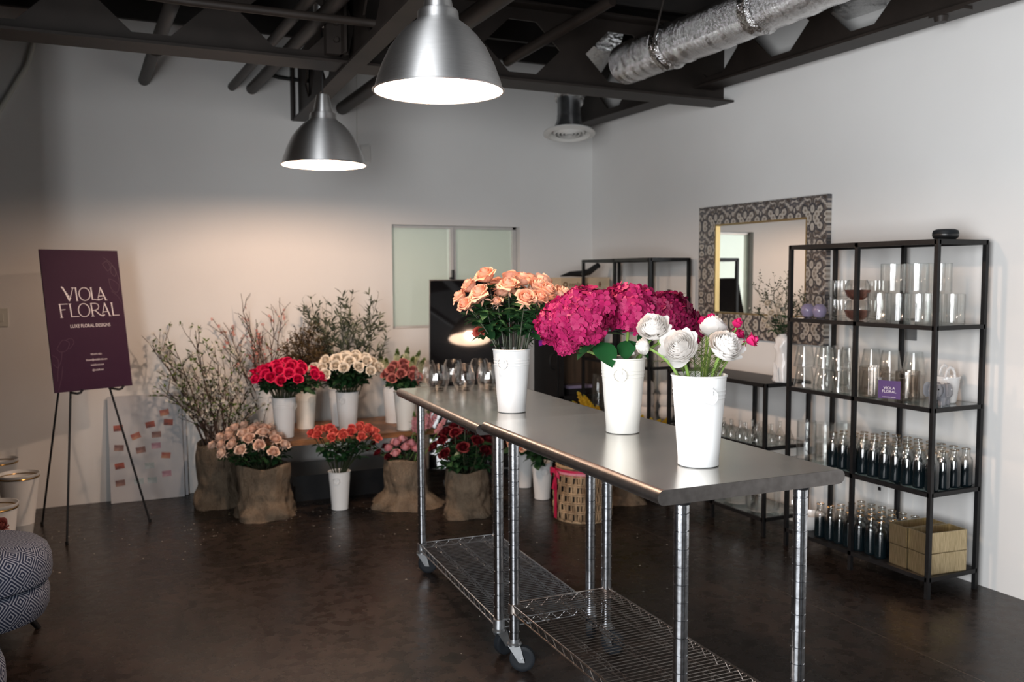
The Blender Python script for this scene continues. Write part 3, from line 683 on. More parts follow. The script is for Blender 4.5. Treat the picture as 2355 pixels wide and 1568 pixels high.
# wine crate and flask on top of the cabinet
p = at_y(1291, 666, Y0-.0)
t = thing('wine_crate', 'pale pine crate lying on the corner cabinet beside the far shelf', 'wooden box', (.075, Y0+.10, ZT))
cb_ = MB().box(-.225, .235, -.10, .075, 0, .098); cb_.build('crate_body', M['pale_wood'], t)
MB().box(-.228, .238, -.102, .077, .088, .102).build('lid', M['pale_wood'], t)
M['print_brown'] = simple('brown_print', (.20, .11, .055), .6)
def text(s, size, mat, parent, loc, rot, name='lettering', ext=.0008, align='CENTER', sx=1.0):
    c = bpy.data.curves.new(name, 'FONT'); c.body = s; c.size = size; c.align_x = align; c.align_y = 'CENTER'; c.extrude = ext; c.materials.append(mat); c.resolution_u = 3
    tmp = bpy.data.objects.new('tmp', c); C.objects.link(tmp); me = bpy.data.meshes.new_from_object(tmp.evaluated_get(bpy.context.evaluated_depsgraph_get())); bpy.data.objects.remove(tmp)
    if not me.materials: me.materials.append(mat)
    o = bpy.data.objects.new(name, me); C.objects.link(o); o.parent = parent; o.location = loc; o.rotation_euler = rot; o.scale = (sx, 1, 1); return o
text('zenlayer', .055, M['print_brown'], t, (-.06, -.1015, .045), (PI/2, 0, 0))
MB().torus((-.185, -.1015, .045), .017, .005, (0, 1, 0)).build('ring_mark', M['print_brown'], t)
MB().tube([(.14, -.1005, .02), (.14, -.1025, .045), (.14, -.1005, .07)], [.004, .012, .002], 8).build('leaf_mark', M['print_brown'], t)
t = thing('dark_flask', 'dark carved horn lying on the pine crate', 'horn', (.03, Y0+.08, ZT+.102))
MB().tube([(-.14, 0, .012), (-.05, 0, .03), (.06, 0, .032), (.13, 0, .045), (.19, 0, .085), (.225, 0, .105)], [.004, .02, .027, .027, .024, .02], 12).build('horn_body', M['black'], t)
MB().torus((.215, 0, .098), .022, .004, (.85, 0, .5)).build('horn_rim', M['rubber'], t)

# ================================================================== GLASS AND CERAMICS
def cyl_prof(r, h, th=.003, base=.012, r2=None):
    r2 = r if r2 is None else r2
    return [(0, 0), (r*.97, 0), (r, .003), (r2, h-.001), (r2-th*.5, h), (r2-th, h-.001), (r-th, base), (0, base)]
def vessel(name, label, cat, loc, prof, mat='glass', n=36, rfun=None, part='vessel_body', group=None):
    t = thing(name, label, cat, loc, group=group); MB().lathe(prof, n, rfun=rfun).build(part, M[mat], t); return t
def gz(i): return LV[i]+.0005
# top glass shelf
vessel('bud_vase', 'lilac ball vase nearest the left post of the tall shelf', 'vase', (.12, .965, gz(1)), [(.012, .0), (.028, .006), (.041, .035), (.038, .058), (.022, .076), (.018, .078), (.016, .07)], 'ceramic_lilac', 28, group='lilac ball vases')
vessel('bud_vase', 'lilac ball vase tucked against the fluted glass', 'vase', (.12, .873, gz(1)), [(.012, .0), (.028, .006), (.041, .035), (.038, .058), (.022, .076), (.018, .078), (.016, .07)], 'ceramic_lilac', 28, group='lilac ball vases')
flute = lambda a, z: 1+.022*cos(26*a)
fp = [(0, 0), (.035, .002), (.055, .02), (.0615, .05), (.0625, .105), (.0605, .106), (.0595, .05), (.052, .02), (0, .012)]
for i, (x, y, k, l) in enumerate(((.16, .762, 0, 'lower fluted glass bowl of the stacked pair beside the lilac vases'), (.16, .762, 1, 'upper fluted glass bowl of the stacked pair beside the lilac vases'), (.27, .60, 0, 'fluted glass bowl standing behind the copper dipped bowls'), (.27, .60, 1, 'fluted glass bowl raised behind the upper copper dipped bowl'))):
    vessel('fluted_bowl', l, 'glass bowl', (x, y, gz(1)+k*.1065), fp, 'glass', 104, flute, 'bowl_body', 'fluted glass bowls')
rb = [(0, 0), (.03, .002), (.055, .022), (.067, .055), (.064, .085), (.050, .108), (.0485, .108), (.062, .085), (.065, .055), (.053, .024), (0, .008)]
for k, l in enumerate(('lower copper dipped rose bowl on the top glass shelf', 'upper copper dipped rose bowl stacked on its twin')):
    t = vessel('rose_bowl', l, 'glass bowl', (.10, .578, gz(1)+k*.109), rb, 'glass', 40, None, 'bowl_body', 'copper dipped rose bowls')
    MB().lathe([(0, -.0003), (.030, .0012), (.0555, .0215), (.0678, .055)], 40).build('copper_dip', M['copper'], t)
cp = cyl_prof(.0605, .150)
for x, y, l in ((.11, .440, 'lower clear cylinder vase nearest the middle post'), (.11, .318, 'lower clear cylinder vase, second from the middle post'), (.11, .196, 'lower clear cylinder vase, third from the middle post'), (.20, .072, 'lower clear cylinder vase at the open end of the top glass shelf'), (.245, .25, 'lower clear cylinder vase hidden in the back row')):
    vessel('cylinder_vase', l, 'vase', (x, y, gz(1)), cp, part='vase_body', group='clear cylinder vases on the top glass shelf')
for x, y, l in ((.13, .375, 'upper clear cylinder vase stacked nearest the middle post'), (.14, .235, 'upper clear cylinder vase stacked in the middle of three'), (.16, .118, 'upper clear cylinder vase stacked nearest the open end')):
    vessel('cylinder_vase', l, 'vase', (x, y, gz(1)+.1505), cp, part='vase_body', group='clear cylinder vases on the top glass shelf')
# second glass shelf: flared tumblers stacked upside down, fluted holder, card stand, basket and elephant pots
fl = [(0, 0), (.058, 0), (.0615, .004), (.043, .116), (.0415, .118), (.040, .116), (.057, .010), (0, .012)]
cols = [(.075, .935, 'by the left post'), (.09, .800, 'second from the left post'), (.07, .668, 'by the middle post, in front'), (.22, .90, 'at the back by the left post'), (.23, .745, 'at the back, second along'), (.24, .60, 'at the back by the middle post')]
for x, y, l in cols:
    for k in (0, 1): vessel('flared_tumbler', ('lower' if k == 0 else 'upper')+' flared glass of the stack '+l, 'vase', (x, y, gz(2)+k*.1185), fl, 'glass', 32, None, 'glass_body', 'stacked flared glasses')
vessel('flared_tumbler', 'flared glass standing raised behind the fluted holder, nearer the post', 'vase', (.24, .475, gz(2)+.1185), fl, 'glass', 32, None, 'glass_body', 'stacked flared glasses')
vessel('flared_tumbler', 'lower flared glass behind the fluted holder, nearer the post', 'vase', (.24, .475, gz(2)), fl, 'glass', 32, None, 'glass_body', 'stacked flared glasses')
vessel('flared_tumbler', 'flared glass standing raised behind the fluted holder, farther from the post', 'vase', (.27, .345, gz(2)+.1185), fl, 'glass', 32, None, 'glass_body', 'stacked flared glasses')
vessel('flared_tumbler', 'lower flared glass behind the fluted holder, farther from the post', 'vase', (.27, .345, gz(2)), fl, 'glass', 32, None, 'glass_body', 'stacked flared glasses')
vessel('fluted_holder', 'wide smoky fluted glass holder behind the small brand card', 'vase', (.11, .465, gz(2)), cyl_prof(.073, .158), 'grey_glass', 144, lambda a, z: 1+.012*cos(36*a), 'holder_body')
vessel('cylinder_vase', 'clear cylinder vase behind the acrylic card stand', 'vase', (.155, .285, gz(2)), cyl_prof(.060, .148), 'grey_glass', 36, None, 'vase_body')
t = thing('card_stand', 'acrylic block holding a violet brand card on the second glass shelf', 'sign holder', (.035, .292, gz(2)), -PI/2+.42)
MB().box(-.068, .068, -.004, .034, 0, .118).build('acrylic_block', M['acrylic'], t)
cd = MB().box(-.055, .055, -.0065, -.0045, .012, .104).build('card', M['card_purple'], t)
text('VIOLA', .020, M['print_white'], cd, (0, -.0068, .066), (PI/2, 0, 0), 'lettering', .0004)
text('FLORAL', .020, M['print_white'], cd, (0, -.0068, .048), (PI/2, 0, 0), 'lettering', .0004)
text('LUXE FLORAL DESIGNS', .0062, M['print_white'], cd, (0, -.0068, .020), (PI/2, 0, 0), 'lettering', .0003)
t = thing('rope_basket', 'white ribbed ceramic basket with two rope handles', 'planter', (.245, .125, gz(2)), .9)
MB().lathe([(0, 0), (.042, 0), (.046, .004)]+[(.046+.014*i/22+(.0016 if i % 2 else 0), .006+.118*i/22) for i in range(23)]+[(.064, .126), (.063, .134), (.059, .134), (.054, .125), (.042, .01), (0, .01)], 40).build('basket_body', M['ceramic_white'], t)
for s_ in (-1, 1):
    h_ = MB()
    for ph in (0, PI):
        h_.tube([(s_*.060+.004*cos(ph+i*1.1), -.022*cos(PI*i/14)*1.0, .130+.052*sin(PI*i/14)+.004*sin(ph+i*1.1)) for i in range(15)], .0058, 8)
    h_.build('rope_handle', M['ceramic_white'], t)
M['grey_glaze'] = simple('grey_glaze', (.28, .28, .30), .12); M['white_dot'] = simple('white_glaze_dot', (.7, .7, .7), .15)
t = thing('elephant_planter', 'glossy grey elephant planter with white polka dots', 'planter', (.150, .092, gz(2)), 3.62)
eb = MB(); eb.lathe([(0, .024), (.045, .026), (.062, .05), (.063, .082), (.052, .105), (.046, .106), (.044, .098), (0, .05)], 32)
for a in (.6, 2.2, 3.9, 5.6): eb.lathe([(0, 0), (.017, 0), (.018, .02), (.02, .05)], 14, (.036*cos(a), .036*sin(a), 0))
eb.build('elephant_body', M['grey_glaze'], t)
hd = MB().lathe([(0, -.034), (.022, -.028), (.033, -.008), (.033, .012), (.02, .03), (0, .034)], 20).xf(Matrix.Translation((.066, 0, .076)))
hd.tube([(.09, 0, .07), (.105, 0, .05), (.108, 0, .025), (.116, 0, .012), (.128, 0, .016)], [.017, .014, .0115, .010, .008], 12)
hd.build('head', M['grey_glaze'], t)
for s_ in (-1, 1):
    MB().lathe([(0, -.004), (.024, -.003), (.03, 0), (.024, .004), (0, .005)], 18).xf(Matrix.Translation((.052, s_*.044, .078)) @ Matrix.Rotation(s_*.45, 4, 'Z') @ Matrix.Rotation(PI/2, 4, 'X') @ Matrix.Scale(1.25, 4, (0, 1, 0))).build('ear', M['grey_glaze'], t)
    MB().lathe([(0, .003), (.004, .001), (.004, 0)], 10).xf(Matrix.Translation((.094, s_*.018, .085)) @ Matrix.Rotation(PI/2, 4, 'Y')).build('eye', M['black'], t)
for k in range(16):
    a = k*2.4; zz = .045+.05*((k*7) % 10)/10
    rr = .063 if .05 < zz < .085 else .059
    MB().lathe([(0, .0022), (.0042, .0015), (.005, 0)], 10).xf(Matrix.Translation((rr*cos(a), rr*sin(a), zz)) @ Matrix.Rotation(a, 4, 'Z') @ Matrix.Rotation(PI/2, 4, 'Y')).build('polka_dot', M['white_dot'], t)
# third glass shelf: stacked cylinders and the dip-dyed bottles
cp2 = cyl_prof(.054, .108)
for x, y, k, l in ((.085, .922, 0, 'lower short cylinder glass by the left post'), (.088, .922, 1, 'upper short cylinder glass by the left post'), (.12, .812, 0, 'lower short cylinder glass beside the bottles'), (.118, .812, 1, 'upper short cylinder glass raised beside the bottles'), (.25, .80, 0, 'lower short cylinder glass at the back behind the bottles'), (.25, .79, 1, 'upper short cylinder glass at the back behind the bottles'), (.24, .93, 0, 'lower short cylinder glass at the back by the left post')):
    vessel('cylinder_glass', l+' of the third glass shelf', 'vase', (x, y, gz(3)+k*.1085), cp2, part='glass_body', group='short cylinder glasses on the third shelf')
bp = [(0, 0), (.028, 0), (.0315, .004), (.032, .012), (.032, .128), (.029, .142), (.0205, .153), (.0195, .160), (.0195, .180), (.0215, .187), (.0195, .189), (.0175, .186), (.0178, .158), (.0185, .151), (.027, .140), (.0295, .127), (.0295, .012), (0, .010)]
bot = thing('ombre_bottle', '', 'bottle', (0, 0, -5)); MB().lathe(bp, 28).build('bottle_body', M['ombre'], bot); MB().torus((0, 0, .1875), .0203, .0016, (0, 0, 1), 28, 6).build('gold_rim', M['gold_rim'], bot)
first = True; rnd = random.Random(4)
ROWN = ['front row', 'second row from the front', 'third row from the front', 'back row']
def place_bottles(z, cols, where, group, skip):
    global first
    for r in range(4):
        x = .059+r*.0805; n = 0
        for c_ in range(len(cols)-1, -1, -1):
            if (r, c_) in skip: continue
            y = cols[c_]+rnd.uniform(-.003, .003); n += 1
            lab = 'ombré gold-rimmed bottle, %s %s, %s from the left post' % (where, ROWN[r], ORD[n-1])
            if first: bot.location = (x, y, z); bot['label'] = lab; bot['group'] = group; first = False
            else: clone(bot, (x+rnd.uniform(-.003, .003), y, z), rnd.uniform(0, 6), lab, group)
place_bottles(gz(3), [.046+.0715*k for k in range(10)], 'third shelf,', 'ombré bottles on the third glass shelf', {(2, 9), (3, 9), (3, 8)})
place_bottles(LV[4]+.0005, [.342+.0715*k for k in range(7)], 'lowest shelf,', 'ombré bottles on the lowest shelf', {(1, 6), (2, 6), (3, 6)})
for y, l in ((.20, 'fourth'), (.272, 'fifth')):
    clone(bot, (.325, y, LV[4]+.0005), 1, 'ombré bottle in the back row just behind the gold planters, %s in line' % l, 'ombré bottles on the lowest shelf')
t = vessel('white_bowl', 'round white bowl on the lowest shelf by the left post', 'bowl', (.11, .915, LV[4]+.0005), [(0, 0), (.04, 0), (.062, .02), (.083, .06), (.088, .09), (.086, .091), (.08, .06), (.06, .024), (0, .008)], 'ceramic_white', 40, None, 'bowl_body')
for x, y, z, a, l in ((.10, .072, 0, -.10, 'lower brushed gold planter nearer the end post'), (.105, .197, 0, -.08, 'lower brushed gold planter beside the bottles'), (.10, .074, .105, -.12, 'upper brushed gold planter nearer the end post'), (.105, .200, .105, -.08, 'upper brushed gold planter beside the bottles')):
    t = thing('gold_planter', l, 'planter', (x+.050, y, LV[4]+.0005+z), a, 'brushed gold planters on the lowest shelf')
    m = MB(); W2, D2, hh = .128, .057, .104
    for bx in ((-W2, W2, -D2, -D2+.005, 0, hh), (-W2, W2, D2-.005, D2, 0, hh), (-W2, -W2+.005, -D2+.005, D2-.005, 0, hh), (W2-.005, W2, -D2+.005, D2-.005, 0, hh)): m.box(*bx)
    m.box(-W2, W2, -D2, D2, 0, .004); m.build('planter_body', M['gold_leaf'], t)
    MB().box(-W2+.006, W2-.006, -D2+.006, D2-.006, .005, .03).build('liner', M['black_inside'], t)
# speaker on the top
t = thing('round_speaker', 'small round black speaker on top of the tall shelf', 'speaker', (.16, .09, LV[0]+.0025))
MB().lathe([(0, 0), (.045, .001), (.058, .012), (.061, .026), (.0605, .028)], 36).build('speaker_base', M['black'], t)
MB().lathe([(.0595, .0285), (.0605, .031), (.056, .046), (.04, .052), (.02, .050), (0, .049)], 36).build('speaker_cap', M['rubber'], t)
# low shelf under the mirror: torso vase, bud vases, big bowls
CZ = [.930, .548, .115]
t = thing('torso_vase', 'white ceramic torso vase on the low shelf by the tall shelf post', 'vase', tuple(at_x(1799, 872, .16)), 4.75)
t.location.z = CZ[0]+.0025
def torso(an, z):
    f = 1+.0*an
    return f
rows = []; nn = 40
sec = [(0, .046, .040, 0), (.012, .050, .043, 0), (.05, .047, .040, 0), (.09, .042, .037, 0), (.115, .046, .038, .002), (.135, .041, .034, 0), (.165, .034, .028, -.002), (.19, .036, .031, 0), (.215, .041, .036, .004), (.24, .041, .031, 0), (.262, .044, .027, -.003), (.275, .032, .022, -.003), (.285, .020, .017, -.002), (.292, .017, .016, 0)]
vs_ = []
for z, a, b_, sh in sec:
    for k in range(nn):
        an = 2*PI*k/nn; dr_ = (1+.10*sin(7*an+z*40)*max(0, 1-z/.13)) if z < .14 else 1
        bx, by = 1.22*a*cos(an)*dr_, 1.22*b_*sin(an)*dr_+sh*2
        if .19 < z < .235:
            for s_ in (-1, 1): by -= .026*math.exp(-((an-(1.5*PI+s_*.55))**2)/.09)*math.exp(-((z-.212)/.016)**2)
        vs_.append((bx, by, z))
MB().add(vs_, [(j*nn+k, j*nn+(k+1) % nn, (j+1)*nn+(k+1) % nn, (j+1)*nn+k) for j in range(len(sec)-1) for k in range(nn)]+[tuple(range(nn-1, -1, -1))]).build('torso_body', M['ceramic_white'], t, sharp=None)
dr2 = MB()
for k in range(1, 4): dr2.tube([(-.045+.018*k, -.046+.003*(k % 2), .13-.012*k), (-.02+.012*k, -.058, .07), (-.03+.018*k, -.052, .01)], [.004, .007, .004], 8)
dr2.build('drape', M['ceramic_white'], t); TORSO = Vector(t.location)
bt = [(0, 0), (.030, 0), (.034, .008), (.031, .03), (.018, .06), (.0095, .085), (.009, .112), (.012, .118), (.0105, .118), (.0075, .112), (.0078, .085), (.016, .06), (.029, .03), (.031, .01), (0, .006)]
bs = [(0, 0), (.034, 0), (.040, .012), (.036, .034), (.018, .052), (.012, .062), (.012, .082), (.015, .087), (.013, .087), (.0105, .082), (.0105, .062), (.016, .051), (.034, .034), (.038, .012), (0, .006)]
k = 0
for x, y, pf, l in ((.05, 1.235, bt, 'tall'), (.06, 1.315, bt, 'tall'), (.05, 1.40, bt, 'tall'), (.065, 1.475, bt, 'tall'), (.05, 1.545, bt, 'tall'), (.06, 1.63, bs, 'squat'), (.05, 1.725, bs, 'squat'), (.06, 1.82, bs, 'squat'), (.15, 1.28, bt, 'tall'), (.16, 1.37, bt, 'tall'), (.15, 1.46, bt, 'tall'), (.16, 1.55, bs, 'squat'), (.15, 1.66, bs, 'squat'), (.16, 1.76, bs, 'squat'), (.25, 1.24, bt, 'tall'), (.26, 1.33, bt, 'tall'), (.25, 1.42, bs, 'squat'), (.26, 1.53, bs, 'squat')):
    row = 'front' if x < .1 else 'middle' if x < .2 else 'back'
    n = {'front': 0, 'middle': 8, 'back': 14}[row]
    vessel('bud_vase', '%s clear bud vase, %s row, %s from the near end of the low shelf' % (l, row, ORD[k-n]), 'vase', (x, y, CZ[1]+.0005), pf, 'glass', 24, None, 'vase_body', 'clear bud vases on the low shelf'); k += 1
bw = [(0, 0), (.075, 0), (.098, .012), (.108, .045), (.108, .135), (.106, .136), (.104, .13), (.103, .045), (.094, .016), (0, .010)]
for x, y, l in ((.125, 1.322, 'big clear glass bowl nearest the end of the low shelf'), (.13, 1.56, 'big clear glass bowl in the middle of the low shelf'), (.14, 1.80, 'big clear glass bowl farthest along the low shelf')):
    vessel('glass_bowl', l, 'glass bowl', (x, y, CZ[2]+.0005), bw, 'glass', 44, None, 'bowl_body', 'big glass bowls on the low shelf')
vessel('glass_bowl', 'shallow clear glass dish at the back end of the low shelf', 'glass bowl', (.285, 1.245, CZ[2]+.0005), [(0, 0), (.03, 0), (.062, .025), (.066, .05), (.064, .05), (.058, .026), (0, .006)], 'glass', 36, None, 'bowl_body')
# far shelf: bubble vases, tall flared glasses, pots
FZ = [1.705, 1.30, .92, .52, .106]
bub = []
for k in range(3):
    for j in range(9):
        a = -PI/2*.72+PI*.72*j/8; bub.append((.030+.028*cos(a), .047+.092*k+.047*sin(a)/sin(PI/2*.72)))
bub = [(0, 0)]+bub+[(.036, bub[-1][1]+.003), (.033, bub[-1][1]), (.03, bub[-1][1]-.05), (0, bub[-1][1]-.06)]
for x, y, l in ((.09, 2.555, 'white bubble vase by the end post of the far shelf'), (.085, 2.685, 'white bubble vase, second from the end post'), (.09, 2.80, 'white bubble vase nearest the middle post'), (.22, 2.49, 'white bubble vase at the back of the far shelf')):
    vessel('bubble_vase', l, 'vase', (x, y, FZ[3]+.0005), bub, 'ceramic_matte', 32, None, 'vase_body', 'white bubble vases')
tf = [(0, 0), (.055, 0), (.058, .004), (.044, .26), (.0425, .262), (.041, .26), (.054, .012), (0, .012)]
for x, y, l in ((.10, 3.27, 'tall flared glass by the left post of the far shelf'), (.10, 3.12, 'tall flared glass, second from the left post of the far shelf'), (.11, 2.98, 'tall flared glass nearest the middle post of the far shelf'), (.25, 3.2, 'tall flared glass at the back of the far shelf')):
    vessel('tall_glass', l, 'vase', (x, y, FZ[3]+.0005), tf, 'glass', 28, None, 'glass_body', 'tall flared glasses on the far shelf')
for x, y, l in ((.08, 2.50, 'straight glass by the end post of the far shelf'), (.08, 2.62, 'straight glass, second from the end post of the far shelf'), (.09, 2.74, 'straight glass, third from the end post of the far shelf')):
    vessel('straight_glass', l, 'vase', (x, y, FZ[2]+.0005), cyl_prof(.046, .15), 'glass', 28, None, 'glass_body', 'straight glasses on the far shelf')
vessel('stone_tray', 'pale shallow dish on the far shelf behind the hydrangea leaves', 'dish', (.15, 3.15, FZ[2]+.0005), [(0, 0), (.11, 0), (.125, .012), (.12, .014), (0, .006)], 'ceramic_matte', 36, None, 'dish_body')
vessel('amber_bottle', 'smoky red glass jar behind the hydrangea leaves', 'jar', (.16, 2.92, FZ[2]+.0005), [(0, 0), (.04, 0), (.043, .01), (.043, .05), (.03, .065), (.03, .078), (0, .08)], 'grey_glass', 24, None, 'jar_body')
t = vessel('candle_tin', 'small blue jar with a gold lid on the far shelf', 'jar', (.16, 3.19, FZ[1]+.0005), [(0, 0), (.042, 0), (.044, .004), (.044, .055), (0, .055)], 'black', 28, None, 'tin_body')
M['blue_tin'] = simple('blue_enamel', (.045, .09, .16), .3); t.children[0].data.materials[0] = M['blue_tin']
MB().lathe([(.045, .052), (.046, .068), (.043, .07), (0, .07)], 28).build('lid', M['gold_rim'], t)
t = thing('remote_control', 'black remote leaning upright on the far shelf', 'remote control', (.20, 2.47, FZ[1]+.007), .3)
rm = MB().box(-.02, .02, -.008, .008, 0, .17).xf(Matrix.Rotation(.22, 4, 'Y')).build('remote_body', M['black'], t)
kb = MB()
for i in range(3):
    for j in range(5): kb.box(-.014+.011*i, -.006+.011*i, -.0095, -.008, .06+.02*j, .07+.02*j)
kb.xf(Matrix.Rotation(.22, 4, 'Y')).build('buttons', M['gold_rim'], t)
# faceted glasses on the farther table
def facet(a, z): return 1-.05*abs(cos(3.5*a+z*14))
fg = [(0, 0), (.038, .0), (.042, .004), (.057, .034), (.0625, .060), (.059, .095), (.044, .136), (.042, .137), (.041, .135), (.056, .095), (.0595, .060), (.054, .036), (.038, .011), (0, .011)]
for px, py, l in ((1007, 898, 'front faceted glass at the left of the group on the table'), (1067, 897, 'middle faceted glass of the front row on the table'), (1123, 895, 'faceted glass nearest the rose bucket'), (979, 887, 'faceted glass in back at the table corner'), (1043, 884, 'faceted glass in back behind the middle one'), (1103, 882, 'faceted glass in back beside the rose bucket')):
    p = at_z(px, py, HB); t = vessel('faceted_glass', l, 'glass', (p.x, p.y, HB+.0005), fg, 'pink_glass', 28, facet, 'glass_body', 'faceted glasses on the table'); t.rotation_euler.z = px*.37
    for f_ in t.children[0].data.polygons: f_.use_smooth = False

# ================================================================== FLOWER MESHES
def rose_mb(n, seed, R, H, openness=.5, hw0=1.5, hw1=.74, nu=6, nv=6):
    """spiral of cupped petals: a closed heart, then ever wider petals whose lips roll outward"""
    rnd = random.Random(seed); m = MB()
    for i in range(n):
        t = i/(n-1); a0 = i*2.39996+rnd.uniform(-.2, .2); rb = R*(.17+.76*t**.95)*rnd.uniform(.96, 1.05); hw = lerp(hw0, hw1, t**.7)
        h = H*(1-.04*t-.20*t**3)*rnd.uniform(.95, 1.03); tw = rnd.uniform(-.15, .15); shut = .62*(1-t)**1.6
        curl = openness*R*.40*max(0, (t-.30)/.7)**1.1*rnd.uniform(.75, 1.25); wav = rnd.uniform(0, 6)
        def fn(u, v, a0=a0, rb=rb, hw=hw, h=h, curl=curl, t=t, tw=tw, shut=shut, wav=wav):
            s = (u-.5)*2; wv = hw*(.40+.60*sin(PI*min(1, .12+.60*v)))
            if v > .8: wv *= 1-.30*((v-.8)/.2)**2
            a = a0+s*wv+tw*v; r = rb*(sin(min(1, v*1.3)*PI/2)**.7)*(1-shut*v*v)
            r *= 1+.10*s*v*(1-.6*t)                   # one edge tucks behind the next
            if v > .6: r += curl*((v-.6)/.4)**1.6*(1+.25*sin(2*s+wav))
            z = h*(v**1.05)*(1-.10*s*s*v)-curl*.9*max(0, (v-.74)/.26)**2
            return (r*cos(a), r*sin(a), z)
        m.grid(fn, nu, nv)
    for k in range(5):
        a = k*2*PI/5
        m.add([(0, 0, 0), (R*.5*cos(a-.3), R*.5*sin(a-.3), -.002), (R*1.0*cos(a), R*1.0*sin(a), -.008), (R*.5*cos(a+.3), R*.5*sin(a+.3), -.002)], [(0, 1, 2, 3)])
    return m
def ranunculus_mb(seed, R, n=90):
    """many thin petals packed in shells, every lip standing a little proud of the next shell out"""
    rnd = random.Random(seed); m = MB()
    for i in range(n):
        t = i/(n-1); a0 = i*2.39996+rnd.uniform(-.35, .35); rb = R*(.06+.88*t**.8); hw = lerp(1.15, .78, t**.6)*rnd.uniform(.8, 1.2)
        top = R*(.92-.80*t**2.0)+rnd.uniform(-.04, .04)*R; base = -R*.45*t; lip = R*(.012+.055*t)*rnd.uniform(.2, 1.3)+(R*.20 if t > .78 and rnd.random() < .4 else 0)
        def fn(u, v, a0=a0, rb=rb, hw=hw, top=top, base=base, lip=lip, ph=rnd.uniform(0, 6), t=t):
            s = (u-.5)*2; wv = hw*(.40+.60*sin(PI*(.12+.62*v)))
            a = a0+s*wv; r = rb*(.35+.65*sin(min(1, v*1.25)*PI/2))
            if v > .6: r += lip*((v-.6)/.4)**1.5*(1-.7*s*s+.25*sin(4*s+ph))-.05*R*(1-t)*((v-.6)/.4)
            z = lerp(base, top, v**.9)*(1-.08*s*s*v)+.075*R*sin(5*s+ph)*v*v
            return (r*cos(a), r*sin(a), z)
        m.grid(fn, 7, 6)
    return m
def bud_mb(seed, R): return rose_mb(9, seed, R, R*1.75, .05, 1.5, 1.0)
def leaf_pts(L, W, fold=.25, curve=.25):
    vs = []; nv = 7
    for j in range(nv):
        v = j/(nv-1); w_ = W*.5*(sin(PI*v**.85)**.8 if 0 < v < 1 else 0)
        for s in (-1, -.5, 0, .5, 1): vs.append(Vector((s*w_, v*L, fold*abs(s)*w_-curve*L*v*v)))
    fs = [(j*5+i, j*5+i+1, (j+1)*5+i+1, (j+1)*5+i) for j in range(nv-1) for i in range(4)]
    return vs, fs
def basis(d, roll=0):
    d = Vector(d).normalized(); x = d.cross(Vector((0, 0, 1)))
    x = x.normalized() if x.length > 1e-4 else Vector((1, 0, 0)); z = x.cross(d)
    Mx = Matrix((x, d, z)).transposed(); return Mx @ Matrix.Rotation(roll, 3, 'Y')
def add_leaf(m, p, d, L, W, roll=0, fold=.25, curve=.25):
    vs, fs = leaf_pts(L, W, fold, curve); B = basis(d, roll); p = Vector(p)
    m.add([p+B @ v for v in vs], fs)
def bez(a, b, c, n=7): return [a*(1-t)**2+b*2*t*(1-t)+c*t*t for t in [i/n for i in range(n+1)]]
def align_z(d, spin=0): return Vector((0, 0, 1)).rotation_difference(Vector(d).normalized()) @ Quaternion((0, 0, 1), spin)

BL = {}
def bloom_mesh(kind, k):
    key = (kind, k)
    if key in BL: return BL[key]
    mat, f = BSPEC[kind]; BL[key] = f(k).mesh(kind, M[mat], None); return BL[key]
BSPEC = {
 'peach': ('p_peach', lambda k: rose_mb(30, 10+k, .035, .056, .95)),
 'hot': ('p_hotpink', lambda k: rose_mb(30, 20+k, .041, .052, .75)),
 'white': ('p_white', lambda k: rose_mb(30, 30+k, .043, .056, .75)),
 'mauve': ('p_mauve', lambda k: rose_mb(28, 40+k, .039, .052, .75)),
 'blush': ('p_blush', lambda k: rose_mb(26, 50+k, .036, .054, .75)),
 'coral': ('p_coral', lambda k: rose_mb(15, 60+k, .030, .046, .75)),
 'red': ('p_red', lambda k: rose_mb(26, 70+k, .040, .052, .8)),
 'pink': ('p_pink', lambda k: ranunculus_mb(80+k, .036, 44)),
 'snow': ('p_snow', lambda k: ranunculus_mb(90+k, .050, 58)),
 'bud': ('p_magenta', lambda k: bud_mb(100+k, .019)),
 'magenta': ('p_magenta', lambda k: rose_mb(18, 110+k, .026, .05, 1.0)),
 'anemone': ('p_purple', lambda k: rose_mb(12, 120+k, .034, .026, 1.3)),
 'coralbig': ('p_coral', lambda k: rose_mb(16, 130+k, .032, .05, .9)),
}
def stem_path(root, P, n, rim, bend=.35):
    """nine points from the foot, leaning on the rim, up to the bloom (relative to the foot)"""
    if rim is None: return bez(Vector((0, 0, 0)), P-n*(P-root).length*bend-root, P-root+n*.004, 8)
    bx, by, zr, rr = rim; d = Vector((P.x-bx, P.y-by, 0)); L = d.length
    q = Vector((bx, by, zr))+(d/L*min(rr*.82, L*.55) if L > .004 else Vector((0, 0, 0)))
    sl = (q-root); sl = sl/max(sl.z, .02); c = q+sl*(P.z-q.z)*.45
    c = c.lerp(P-n*(P-q).length*bend, .5)
    return [Vector((0, 0, 0)), (q-root)*.5, q-root]+[p-root for p in bez(q, c, P+n*.004, 6)[1:]]
